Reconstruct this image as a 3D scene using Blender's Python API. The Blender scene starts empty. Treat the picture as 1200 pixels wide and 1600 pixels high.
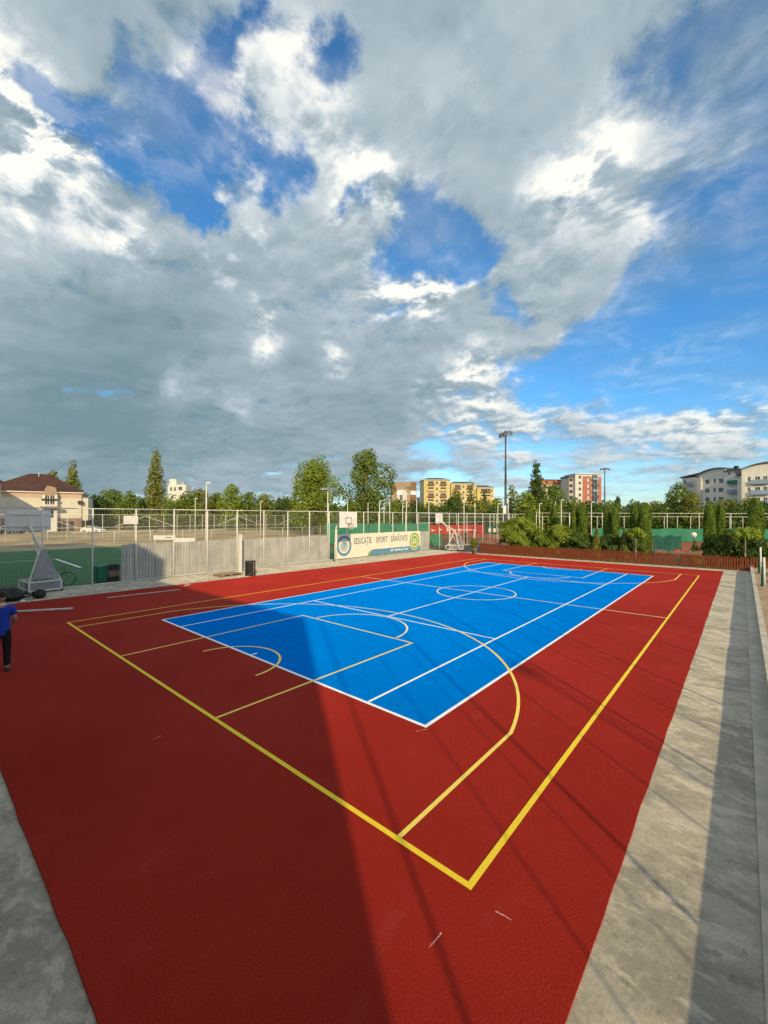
import bpy, math, random
import numpy as np
from mathutils import Vector, Matrix
random.seed(7); rng = np.random.default_rng(11)
S = bpy.context.scene; COL = S.collection
R = math.radians
# ------------------------------------------------------------------ camera
CAM = np.array([9.586, -17.733, 3.589]); YAW, PIT, ROLL, F = -0.7122, 0.0090, 0.0027, 648.94
FW = np.array([math.sin(YAW)*math.cos(PIT), math.cos(YAW)*math.cos(PIT), math.sin(PIT)])
R0 = np.array([math.cos(YAW), -math.sin(YAW), 0.]); U0 = np.cross(R0, FW)
RT = R0*math.cos(ROLL)+U0*math.sin(ROLL); UP = -R0*math.sin(ROLL)+U0*math.cos(ROLL)
cd = bpy.data.cameras.new('camera'); cam = bpy.data.objects.new('camera', cd); COL.objects.link(cam)
cd.sensor_fit = 'HORIZONTAL'; cd.sensor_width = 36; cd.lens = 36*F/1200; cd.clip_start = .05; cd.clip_end = 5000
M = Matrix.Identity(4)
for i in range(3): M[i][0], M[i][1], M[i][2], M[i][3] = RT[i], UP[i], -FW[i], CAM[i]
cam.matrix_world = M; S.camera = cam
def ray(x, y): return FW+(x-600)/F*RT-(y-800)/F*UP
def G(x, y, z=0.):
    d = ray(x, y); return CAM+d*((z-CAM[2])/d[2])
def D(x, depth, z=0.):                       # ground point under pixel column x at a forward depth
    p = CAM+ray(x, 806)*depth; return np.array([p[0], p[1], z])
def HX(x, y, X): d = ray(x, y); return CAM+d*((X-CAM[0])/d[0])
def HY(x, y, Y): d = ray(x, y); return CAM+d*((Y-CAM[1])/d[1])
def ZT(P, y):                                # height above P that shows at pixel row y
    d = np.array([P[0], P[1], 0.])-CAM; v = (y-800)/F
    return -(d@UP+v*(d@FW))/(UP[2]+v*FW[2])
def DEP(P): return (np.array([P[0], P[1], CAM[2]])-CAM)@FW
# ------------------------------------------------------------------ sun, sky, exposure
SAZ, SEL = (0.815, -0.580), R(22)            # horizontal direction towards the sun, elevation
sd = bpy.data.lights.new('sun', 'SUN'); sun = bpy.data.objects.new('sun', sd); COL.objects.link(sun)
sd.energy = 3.0; sd.angle = R(.9); sd.color = (1, .79, .47)
sv = Vector((SAZ[0]*math.cos(SEL), SAZ[1]*math.cos(SEL), math.sin(SEL)))
sun.rotation_euler = sv.to_track_quat('Z', 'Y').to_euler(); sun.location = (40, -40, 40)
S.view_settings.view_transform = 'Standard'; S.view_settings.look = 'None'
S.view_settings.exposure = 0.30; S.view_settings.gamma = 1
W = bpy.data.worlds.new('World'); S.world = W; W.use_nodes = True
W.cycles.sampling_method = 'MANUAL'; W.cycles.sample_map_resolution = 512
NT = W.node_tree; NT.nodes.clear()
class N:                                     # tiny node-graph helper
    def __init__(s, t): s.t = t
    def new(s, typ, ins={}, **kw):
        n = s.t.nodes.new(typ)
        for k, v in kw.items(): setattr(n, k, v)
        for k, v in ins.items():
            if hasattr(v, 'is_linked') or isinstance(v, bpy.types.NodeSocket): s.t.links.new(v, n.inputs[k])
            else: n.inputs[k].default_value = v
        return n
    def m(s, op, a, b=0., c=0., clamp=False):
        n = s.new('ShaderNodeMath', {0: a, 1: b, 2: c}, operation=op); n.use_clamp = clamp; return n.outputs[0]
    def v(s, op, a, b=(0, 0, 0), out=0):
        ins = {0: a, 1: b} if op not in ('SCALE',) else {0: a, 'Scale': b}
        return s.new('ShaderNodeVectorMath', ins, operation=op).outputs[out]
    def mr(s, x, a, b, c=0., d=1., interp='SMOOTHSTEP'):
        return s.new('ShaderNodeMapRange', {0: x, 1: a, 2: b, 3: c, 4: d}, interpolation_type=interp).outputs[0]
    def mix(s, f, a, b, blend='MIX'):
        n = s.t.nodes.new('ShaderNodeMix'); n.data_type = 'RGBA'; n.blend_type = blend
        for k, x in ((0, f), (6, a), (7, b)):
            if isinstance(x, bpy.types.NodeSocket): s.t.links.new(x, n.inputs[k])
            else: n.inputs[k].default_value = x if k == 0 else (tuple(x)+(1,))[:4]
        return n.outputs[2]
    def noise(s, vec, scale, detail=6, rough=.55, dist=0., lac=2.):
        return s.new('ShaderNodeTexNoise', {'Vector': vec, 'Scale': scale, 'Detail': detail, 'Roughness': rough, 'Distortion': dist, 'Lacunarity': lac}).outputs[0]
w = N(NT)
gen = w.new('ShaderNodeTexCoord').outputs['Generated']
dirn = w.v('NORMALIZE', gen)
sky = w.new('ShaderNodeTexSky', sky_type='NISHITA', sun_disc=False)
sky.sun_elevation = SEL; sky.sun_rotation = math.atan2(SAZ[0], SAZ[1]); sky.altitude = 80; sky.air_density = 1.0; sky.dust_density = .6; sky.ozone_density = 2.5
skyc = w.v('SCALE', sky.outputs[0], .135)
skyc = w.mix(1., skyc, w.mix(w.mr(w.new('ShaderNodeSeparateXYZ', {0: dirn}).outputs[2], .0, .34), (.74, .93, 1.04), (.40, .92, 1.20)), 'MULTIPLY')
wob = w.new('ShaderNodeTexNoise', {'Vector': dirn, 'Scale': 5.5, 'Detail': 7., 'Roughness': .62}).outputs[1]
dirw = w.v('NORMALIZE', w.v('ADD', dirn, w.v('SCALE', w.v('SUBTRACT', wob, (.5, .5, .5)), .26)))
def field(blobs):                            # soft spots on the sky: (pixel x, pixel y, radius deg, weight)
    acc = None
    for x, y, rad, wt in blobs:
        d = ray(x, y); d = d/np.linalg.norm(d)
        dt = w.v('DOT_PRODUCT', dirw, tuple(d), out=1)
        k = 1/(1-math.cos(R(rad)))           # gaussian-like fall-off
        g = w.m('EXPONENT', w.m('MULTIPLY_ADD', dt, k, -k))
        acc = w.m('MULTIPLY_ADD', g, wt, acc if acc is not None else 0.)
    return acc
mass = field([
 # cloud masses, read off the photograph
 (60, 10, 9, .34), (220, 40, 8, .34), (320, 30, 5, .3), (130, 100, 4.5, .26), (240, 150, 4.5, .22), (330, 100, 3.5, .2),
 (0, 260, 9, .35), (0, 400, 13, .4), (150, 420, 12, .4), (250, 520, 14, .4), (60, 620, 14, .4), (150, 612, 6, .35), (200, 680, 7, .2), (420, 600, 14, .4), (560, 560, 9, .35), (600, 650, 8, .3), (640, 520, 6, .3), (300, 690, 10, .3), (500, 700, 8, .25), (100, 300, 7, .25), (230, 330, 6, .25),
 (400, 370, 7, .3), (500, 420, 8, .28), (520, 330, 6, .2),
 (450, 110, 5, .4), (400, 170, 5, .38), (480, 200, 5, .25), (580, 240, 6, .22),
 (640, 40, 12, .4), (760, 130, 12, .4), (900, 60, 10, .35), (700, 250, 8, .3), (940, 250, 8, .3), (1020, 330, 6, .22), (860, 330, 8, .25), (1000, 180, 7, .22), (1130, 90, 6, .14), (1150, 240, 4, .14),
 (880, 470, 7, .28), (800, 540, 5, .2), (700, 500, 4, .2), (700, 570, 5, .22), (730, 680, 6, .18), (1010, 350, 5, .15), (900, 420, 7, .25), (840, 470, 6, .2), (800, 640, 6, .2), (930, 650, 6, .2), (1050, 610, 6, .22), (1160, 600, 6, .24), (1120, 670, 6, .2)])
veil = field([(1130, 110, 8, .75), (1050, 200, 6, .5), (220, 170, 6, .5), (110, 130, 5, .3), (300, 120, 4, .3), (900, 410, 8, .7), (1000, 300, 7, .5), (700, 300, 6, .3), (1150, 650, 7, .3), (900, 670, 6, .3), (1170, 430, 4, .2), (480, 260, 4, .25), (560, 200, 5, .4), (640, 360, 4, .25)])
gaps = field([
 (10, 95, 2.4, .5), (70, 145, 2.4, .6), (140, 180, 2.6, .62), (215, 235, 2.8, .62), (295, 285, 2.8, .6), (330, 330, 2.6, .5), (250, 185, 2.2, .35), (410, 45, 2.2, .5), (375, 105, 2.0, .4), (345, 130, 2.5, .4), (520, 130, 3.0, .62), (270, 135, 2.0, .42), (305, 180, 2.0, .4), (200, 90, 1.7, .4), (320, 230, 2.6, .5), (430, 290, 3.2, .58), (470, 260, 2.4, .3), (390, 235, 3, .45), (350, 370, 1.6, .5), (600, 480, 1.5, .4), (700, 440, 1.6, .4), (560, 310, 1.6, .35), (1090, 80, 3, .35),
 (530, 60, 2.0, .35), (690, 360, 3.4, .7), (740, 395, 2.6, .55), (635, 405, 3.0, .65), (655, 320, 3, .4), (790, 480, 2.4, .45), (760, 350, 3, .25), (560, 290, 2.2, .3),
 (1185, 150, 5, .6), (1060, 50, 4, .3), (990, 100, 2.5, .22), (1050, 300, 2.2, .5), (880, 285, 1.6, .3), (840, 240, 2, .3), (1190, 330, 7, .5), (1130, 420, 8, .55), (1090, 520, 7, .55), (960, 540, 5.5, .6), (1190, 520, 7, .45), (830, 600, 3.6, .4), (930, 570, 5, .5), (1150, 545, 5, .35), (1010, 460, 4, .3), (720, 690, 3, .15)])
away = w.mr(w.v('DOT_PRODUCT', dirn, tuple(FW), out=1), .10, .50, .24, 0.)          # extra, brighter cloud added out of view to lift the fill in shadows
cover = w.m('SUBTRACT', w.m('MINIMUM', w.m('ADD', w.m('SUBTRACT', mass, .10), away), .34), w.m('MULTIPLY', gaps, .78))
glow = field([
 (10, 130, 3.2, .75), (60, 185, 3.0, .85), (110, 205, 2.8, .7), (150, 225, 2.8, .85), (215, 262, 2.4, .35), (250, 250, 2.6, .7), (290, 285, 2.6, .8), (325, 325, 2.2, .6), (370, 265, 3, .6), (410, 272, 2, .4), (20, 230, 7, .42), (185, 360, 2.2, .4), (200, 375, 2, .3), (95, 340, 2, .2), (405, 400, 1.6, .5), (345, 440, 1.4, .5), (410, 532, 2, .6), (525, 553, 1.6, .45), (285, 600, 1.8, .3), (355, 627, 1.8, .3),
 (345, 150, 2.6, .6), (370, 140, 3, .35), (460, 85, 3, .4), (480, 205, 3, .3), (520, 220, 3, .25), (640, 475, 2.8, .75), (675, 468, 2.4, .65), (590, 435, 2.4, .6), (560, 295, 2.5, .5), (615, 300, 2, .55), (715, 425, 1.8, .6), (610, 400, 1.6, .25), (690, 390, 1.5, .3),
 (950, 215, 3.6, .65), (885, 270, 3.4, .5), (830, 290, 3, .4), (980, 330, 3.6, .35), (1050, 340, 3, .3), (700, 160, 6, .15), (960, 505, 2.2, .35), (1060, 490, 3, .5), (1140, 250, 3, .4), (840, 420, 4, .2), (690, 615, 3, .35), (725, 590, 2.4, .45), (770, 578, 2, .4), (850, 545, 2.4, .35), (800, 650, 5, .3), (1000, 610, 7, .3), (1150, 610, 6, .35), (730, 660, 3, .3),
 (30, 650, 14, -.27), (250, 620, 12, -.20), (480, 680, 9, -.10), (620, 690, 7, -.12), (560, 600, 7, -.06), (120, 300, 9, .14), (330, 400, 8, .10), (560, 400, 8, .08), (900, 470, 5, -.12), (150, 40, 9, -.12), (1100, 60, 9, -.2), (760, 250, 6, -.14), (640, 130, 6, -.05), (200, 480, 10, -.1)])
sep = w.new('ShaderNodeSeparateXYZ', {0: dirn})
zz = w.m('MAXIMUM', w.m('ADD', sep.outputs[2], .22), .05)
pl = w.new('ShaderNodeCombineXYZ', {0: w.m('DIVIDE', sep.outputs[0], zz), 1: w.m('DIVIDE', sep.outputs[1], zz), 2: 0.}).outputs[0]
wx = w.new('ShaderNodeTexNoise', {'Vector': pl, 'Scale': 2.6, 'Detail': 4.}).outputs[1]
plw = w.v('ADD', pl, w.v('SCALE', w.v('SUBTRACT', wx, (.5, .5, .5)), .20))
def dens(off):
    p = w.v('ADD', plw, off)
    a = w.noise(p, 2.6, 11, .58); b = w.noise(p, 10., 8, .62)
    return w.m('ADD', a, w.m('MULTIPLY_ADD', b, .30, -.15))
n0 = dens((3.1, 7.7, 0)); n1 = dens((3.1+SAZ[0]*.05, 7.7+SAZ[1]*.05, 0))
soft = w.noise(w.v('ADD', plw, (9., 2., 0.)), 1.6, 3, .5)
low = w.mr(sep.outputs[2], .02, .26, 1., 0.)              # nearer the horizon: flatter, streakier layers
st = w.noise(w.v('MULTIPLY', dirn, (8., 8., 58.)), 1.0, 9, .62)
st = w.m('MULTIPLY', w.m('SUBTRACT', st, .5), w.m('MULTIPLY', low, .95))
d0 = w.m('ADD', w.m('ADD', w.m('MULTIPLY', w.m('SUBTRACT', n0, .5), 1.35), cover), st)
alpha = w.mr(d0, -.17, .22)
wisp = w.m('MULTIPLY', w.mr(w.noise(w.v('MULTIPLY', plw, (1., 2.2, 1.)), 1.7, 9, .62), .46, .78), .26)
alpha = w.m('MAXIMUM', alpha, wisp)
vl = w.m('MULTIPLY', w.m('MULTIPLY', w.m('MINIMUM', veil, 1.), .95), w.mr(w.noise(w.v('MULTIPLY', plw, (1., 1.5, 1.)), 2.4, 9, .6), .30, .68))
alpha = w.m('SUBTRACT', w.m('ADD', alpha, vl), w.m('MULTIPLY', alpha, vl))
lit = w.m('MULTIPLY', w.m('SUBTRACT', n0, n1), 1.9)
edge = w.mr(d0, -.02, .34, 1., .16)                        # crisp relief at the rims, soft inside
gm = w.mr(w.m('ADD', n0, w.m('MULTIPLY', lit, .8)), .36, .70, .05, 1.12)
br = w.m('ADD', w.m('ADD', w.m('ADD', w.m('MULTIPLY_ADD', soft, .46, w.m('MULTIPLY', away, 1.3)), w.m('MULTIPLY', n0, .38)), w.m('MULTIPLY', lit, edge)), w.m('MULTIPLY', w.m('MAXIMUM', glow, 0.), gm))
br = w.m('ADD', br, w.m('MINIMUM', glow, 0.))
nh = w.noise(plw, 8., 9, .66); br = w.m('ADD', br, w.m('MULTIPLY', w.m('MULTIPLY', w.m('SUBTRACT', nh, .58), 1.5), w.m('MAXIMUM', glow, .03)))
rmp = w.new('ShaderNodeValToRGB', {0: br}); cr = rmp.color_ramp; cr.interpolation = 'B_SPLINE'
cr.elements[0].position = 0; cr.elements[0].color = (.14, .225, .255, 1)
for p, c in ((.24, (.23, .315, .355)), (.48, (.36, .44, .495)), (.74, (.62, .67, .68))): e = cr.elements.new(p); e.color = c+(1,)
cr.elements[-1].position = 1; cr.elements[-1].color = (.93, .90, .80, 1)
full = w.mix(alpha, skyc, rmp.outputs[0])
bg = w.new('ShaderNodeBackground', {0: full, 1: 1.0}); wo = w.new('ShaderNodeOutputWorld', {0: bg.outputs[0]})
# ------------------------------------------------------------------ materials
MATS = {}
def mat(name, col, rough=.7, col2=None, scale=6., bump=0., bscale=80., metal=0., spec=.3, fn=None, detail=6, lo=.35, hi=.65, vec='Object', mul=(1, 1, 1), trans=0., alpha=1., coat=0., dr=.3):
    if name in MATS: return MATS[name]
    m = bpy.data.materials.new(name); m.use_nodes = True; MATS[name] = m
    t = m.node_tree; n = N(t); b = t.nodes['Principled BSDF']
    b.inputs['Roughness'].default_value = rough; b.inputs['Metallic'].default_value = metal
    b.inputs['Specular IOR Level'].default_value = spec; b.inputs['Coat Weight'].default_value = coat
    b.inputs['Diffuse Roughness'].default_value = dr
    co = n.v('MULTIPLY', n.new('ShaderNodeTexCoord').outputs[vec], mul)
    c = None
    if col2 is not None: c = n.mix(n.mr(n.noise(co, scale, detail), lo, hi), col, col2)
    if fn: c = fn(n, co, c, b)
    if c is not None: t.links.new(c, b.inputs['Base Color'])
    else: b.inputs['Base Color'].default_value = tuple(col)+(1,)
    if bump:
        bn = n.new('ShaderNodeBump', {'Strength': bump, 'Distance': .01, 'Height': n.noise(co, bscale, 3, .6)})
        t.links.new(bn.outputs[0], b.inputs['Normal'])
    if trans: b.inputs['Transmission Weight'].default_value = trans
    return m
def leafmat(name, c1, c2, c3):
    m = bpy.data.materials.new(name); m.use_nodes = True; t = m.node_tree; n = N(t); t.nodes.remove(t.nodes['Principled BSDF'])
    g = n.new('ShaderNodeNewGeometry'); rp = n.new('ShaderNodeValToRGB', {0: g.outputs['Random Per Island']}); cr = rp.color_ramp
    cr.elements[0].color = c1+(1,); cr.elements[1].color = c3+(1,); e = cr.elements.new(.55); e.color = c2+(1,)
    df = n.new('ShaderNodeBsdfPrincipled', {'Base Color': rp.outputs[0], 'Roughness': .6, 'Specular IOR Level': .25})
    tl = n.new('ShaderNodeBsdfTranslucent', {0: n.mix(1., rp.outputs[0], (1.15, 1.2, .5), 'MULTIPLY')})
    mx = n.new('ShaderNodeMixShader', {0: .28, 1: df.outputs[0], 2: tl.outputs[0]})
    t.links.new(mx.outputs[0], t.nodes['Material Output'].inputs[0]); MATS[name] = m; return m
# rubber court: granular, slightly mottled, faint scuffs
def court_fn(c1, c2, gr, sc):
    def fn(n, co, c, b):
        big = n.noise(co, .23, 5, .6); c = n.mix(n.mr(big, .3, .7), c1, c2)
        g = n.noise(co, 130., 2, .7); c = n.mix(n.m('MULTIPLY', n.mr(g, .44, .66), gr), c, tuple(x*.35 for x in c1))
        dust = n.noise(n.v('MULTIPLY', co, (1., .45, 1.)), 1.7, 9, .68); c = n.mix(n.mr(dust, .58, .8, 0., sc), c, (.5, .30, .27))
        wr = n.noise(n.v('MULTIPLY', co, (.35, 2.6, 1.)), 1.1, 8, .66); c = n.mix(n.mr(wr, .52, .78, 0., .16), c, tuple(min(1, x*1.25+.02) for x in c2)); sc2 = n.noise(n.v('MULTIPLY', co, (3.2, .6, 1.)), 2.3, 8, .7, .6); c = n.mix(n.mr(sc2, .60, .76, 0., .16), c, tuple(x*.45 for x in c1))
        spk = n.noise(co, 38., 2, .5); c = n.mix(n.mr(spk, .76, .80, 0., .5), c, (.5, .42, .38))
        gg = n.noise(co, 44., 3, .7); c = n.mix(n.mr(gg, .40, .28, 0., .6), c, tuple(x*.3 for x in c1)); h = n.m('MULTIPLY_ADD', gg, 1., n.m('MULTIPLY', g, .4))
        bn = n.new('ShaderNodeBump', {'Strength': 1., 'Distance': .02, 'Height': h}); n.t.links.new(bn.outputs[0], b.inputs['Normal'])
        n.t.links.new(n.mr(big, .3, .7, .72, .9, 'LINEAR'), b.inputs['Roughness'])
        return c
    return fn
mat('rubber_red', (.30, .022, .014), .9, spec=.10, dr=1., fn=court_fn((.405, .025, .013), (.33, .020, .011), .5, .09))
mat('rubber_blue', (.0, .13, .46), .9, spec=.0, dr=1., fn=court_fn((.0, .21, .74), (.0, .185, .67), .14, .02))
def line_fn(col, under):
    def fn(n, co, c, b):
        g = n.noise(co, 75., 3, .7); g2 = n.noise(co, 1.3, 4)
        return n.mix(n.m('MULTIPLY', n.mr(g, .52, .68), n.mr(g2, .35, .7, .15, .6)), col, under)
    return fn
mat('paint_white', (.8, .8, .8), .7, fn=line_fn((.86, .88, .88), (.45, .52, .6)), bump=.5)
mat('paint_yellow', (.75, .5, .04), .7, fn=line_fn((.88, .64, .03), (.5, .2, .03)), bump=.5)
mat('paint_soft', (.75, .6, .2), .7, fn=line_fn((.88, .68, .13), (.55, .3, .06)), bump=.5)
mat('paint_pale', (.75, .6, .2), .7, fn=line_fn((.86, .76, .42), (.6, .42, .2)), bump=.5)
mat('chalk', (.7, .6, .6), .9, fn=lambda n, co, c, b: n.mix(n.mr(n.noise(co, 90., 4, .7), .46, .58), (.50, .03, .018), (.75, .62, .58)))
def conc_fn(a, b2, stain, crack):
    def fn(n, co, c, b):
        l1 = n.noise(co, .8, 8, .65); c = n.mix(n.mr(l1, .42, .56), a, b2)
        st = n.noise(n.v('MULTIPLY', co, (1.2, 2.2, 1.)), 2.0, 11, .72, .25); c = n.mix(n.mr(st, .50, .60, 0., .62), c, stain)
        dk = n.noise(n.v('MULTIPLY', n.v('ADD', co, (5., 3., 0.)), (1., 1.5, 1.)), 1.1, 10, .7, .3); c = n.mix(n.mr(dk, .50, .66, 0., .5), c, tuple(x*.55 for x in b2))
        sp = n.noise(co, 11., 6, .75); c = n.mix(n.mr(sp, .52, .72, 0., .55), c, tuple(min(1, x*1.35) for x in a)); c = n.mix(n.mr(sp, .46, .30, 0., .6), c, tuple(x*.6 for x in b2))
        pt = n.noise(co, 2.6, 2, .4); c = n.mix(n.mr(pt, .68, .70, 0., .45), c, tuple(min(1, x*1.4) for x in a))
        fine = n.noise(co, 60., 5, .7); c = n.mix(n.mr(fine, .5, .8, 0., .5), c, tuple(x*.5 for x in b2))
        vo = n.new('ShaderNodeTexVoronoi', {'Vector': n.v('ADD', co, n.v('SCALE', n.new('ShaderNodeTexNoise', {'Vector': co, 'Scale': 3.}).outputs[1], .5)), 'Scale': .42}, feature='DISTANCE_TO_EDGE').outputs[0]
        c = n.mix(n.mr(vo, .002, .008, crack, 0.), c, (.05, .048, .045))
        pit = n.noise(co, 26., 2, .5); c = n.mix(n.mr(pit, .72, .78, 0., .8), c, (.05, .05, .05))
        bn = n.new('ShaderNodeBump', {'Strength': .6, 'Distance': .015, 'Height': n.m('ADD', n.noise(co, 22., 6, .7), l1)}); n.t.links.new(bn.outputs[0], b.inputs['Normal'])
        return c
    return fn
mat('concrete', (.3, .28, .24), .9, dr=1., fn=conc_fn((.43, .39, .31), (.31, .285, .23), (.60, .545, .43), .0))
mat('concrete_kerb', (.52, .48, .38), .9, (.40, .37, .30), 3., .4, 40.)
mat('sand', (.42, .30, .19), .95, (.30, .20, .12), 2.2, .6, 20.)
mat('grass_ground', (.075, .085, .03), .95, (.13, .105, .05), .12, .5, 8., lo=.4, hi=.6)
mat('dirt', (.42, .32, .19), .95, (.24, .19, .10), .16, .4, 8.)
def turf_fn(n, co, c, b):
    wv = n.new('ShaderNodeTexWave', {'Vector': co, 'Scale': .16, 'Distortion': .25, 'Detail': 2.}, bands_direction='X').outputs[1]
    return n.mix(n.mr(wv, .35, .65), c, n.mix(.5, c, (.035, .12, .03)))
mat('turf', (.04, .13, .045), .9, (.06, .16, .06), 9., .5, 60., fn=turf_fn)
mat('clay', (.30, .085, .035), .95, (.24, .075, .035), .4, .3, 30.)
mat('asphalt', (.075, .065, .07), .9, (.055, .05, .05), 1.5, .4, 60.)
mat('white_metal', (.72, .70, .64), .5, (.55, .51, .44), 3., lo=.55, hi=.8)
mat('galv_sheet', (.52, .52, .49), .55, (.42, .42, .40), 1.3, metal=.12, spec=.5, fn=lambda n, co, c, b: n.mix(n.mr(n.noise(n.v('MULTIPLY', co, (6., 6., .5)), 1.5, 6), .5, .8, 0., .4), c, (.30, .25, .19)))
mat('grey_metal', (.30, .31, .33), .5, (.24, .25, .27), 4.)
mat('dark_metal', (.05, .052, .055), .5, (.07, .07, .07), 4.)
mat('mast_metal', (.075, .085, .09), .5, (.1, .105, .11), 2.)
mat('wire', (.42, .42, .38), .5)
mat('board_white', (.78, .78, .75), .5, (.70, .69, .65), 2.)
mat('orange_rim', (.55, .07, .015), .5, (.45, .06, .02), 8.)
mat('black_paint', (.02, .02, .022), .5, (.03, .03, .03), 8.)
mat('net_cord', (.7, .68, .62), .8)
mat('banner_white', (.80, .75, .62), .6, (.74, .69, .57), 1.2)
mat('banner_blue', (.13, .28, .40), .6, (.11, .25, .36), 3.)
mat('banner_green', (.30, .42, .10), .6, (.22, .36, .05), 3.)
mat('letter_blue', (.14, .16, .21), .6)
mat('green_screen', (.03, .19, .11), .8, (.045, .24, .14), .8, .4, 12., lo=.3, hi=.7)
mat('dark_green_net', (.01, .075, .055), .85, (.02, .11, .08), .7, .4, 9.)
mat('red_banner', (.46, .035, .02), .7, (.40, .03, .02), 2.)
mat('picket', (.25, .062, .018), .7, (.15, .036, .012), 3.5, .5, 30., mul=(6, 6, .7))
mat('old_wood', (.36, .24, .17), .8, (.26, .17, .11), 6., .4, 40.)
mat('plank_white', (.62, .58, .54), .8, (.45, .42, .39), 4., .3, 40.)
mat('bark', (.11, .085, .06), .9, (.07, .055, .04), 8., .6, 20.)
mat('bark_pale', (.38, .33, .24), .9, (.28, .24, .17), 8., .6, 20.)
mat('plastic_green', (.01, .17, .09), .45, (.01, .14, .08), 4.)
mat('plastic_black', (.018, .018, .018), .55, (.03, .03, .028), 10.)
mat('terracotta', (.33, .30, .26), .8, (.25, .22, .18), 6.)
mat('glass_dark', (.03, .038, .045), .12, (.05, .06, .065), .6, spec=.6)
mat('pink_flowers', (.6, .32, .28), .8, (.45, .2, .18), 30.)
mat('car_white', (.75, .75, .74), .25, coat=.6, spec=.5)
mat('car_grey', (.06, .065, .075), .25, coat=.6, spec=.5)
mat('tyre', (.02, .02, .02), .8)
mat('shirt_blue', (.012, .05, .40), .85, (.01, .04, .33), 14., .3, 60.)
mat('trousers_black', (.008, .008, .01), .9, (.012, .012, .014), 14., .3, 60.)
mat('skin', (.42, .22, .14), .55, (.38, .19, .12), 10.)
mat('hair', (.015, .011, .009), .6, (.03, .022, .018), 40., .5, 90.)
mat('shoe', (.05, .05, .05), .7)
mat('lamp_glass', (.8, .8, .76), .3)
for nm, a, b2 in (('wall_cream', (.68, .64, .54), (.62, .58, .49)), ('wall_peach', (.62, .45, .33), (.57, .41, .30)), ('wall_pinkbrown', (.30, .21, .17), (.26, .18, .15)),
                  ('wall_yellow', (.68, .55, .24), (.60, .48, .20)), ('wall_yellow_pale', (.70, .60, .34), (.64, .55, .30)), ('wall_tan', (.42, .30, .21), (.37, .27, .19)),
                  ('wall_white', (.72, .70, .64), (.66, .64, .58)), ('wall_coral', (.52, .20, .12), (.46, .17, .11)), ('wall_bluegrey', (.28, .36, .48), (.24, .32, .44)),
                  ('wall_render', (.55, .50, .42), (.48, .44, .37)), ('roof_brown', (.065, .032, .025), (.09, .042, .03)), ('roof_dark', (.055, .045, .04), (.08, .065, .055)),
                  ('roof_slate', (.10, .11, .13), (.14, .15, .17)), ('balcony_blue', (.04, .09, .25), (.05, .10, .28)), ('balcony_brown', (.30, .16, .09), (.24, .13, .08)), ('loggia_shade', (.30, .24, .14), (.26, .2, .12))):
    mat(nm, a, .85, b2, .5)
leafmat('leaf_bright', (0.14, 0.206, 0.02), (0.231, 0.296, 0.029), (0.314, 0.371, 0.05))
leafmat('leaf_mid', (0.09, 0.145, 0.02), (0.165, 0.222, 0.027), (0.231, 0.281, 0.041))
leafmat('leaf_dark', (0.046, 0.085, 0.017), (0.083, 0.132, 0.02), (0.132, 0.189, 0.029))
leafmat('leaf_olive', (0.132, 0.156, 0.027), (0.222, 0.231, 0.039), (0.296, 0.296, 0.066))
leafmat('leaf_thuja', (0.083, 0.145, 0.02), (0.148, 0.222, 0.027), (0.215, 0.296, 0.037))
leafmat('leaf_lime', (0.182, 0.281, 0.024), (0.281, 0.39, 0.041), (0.379, 0.39, 0.066))
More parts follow.
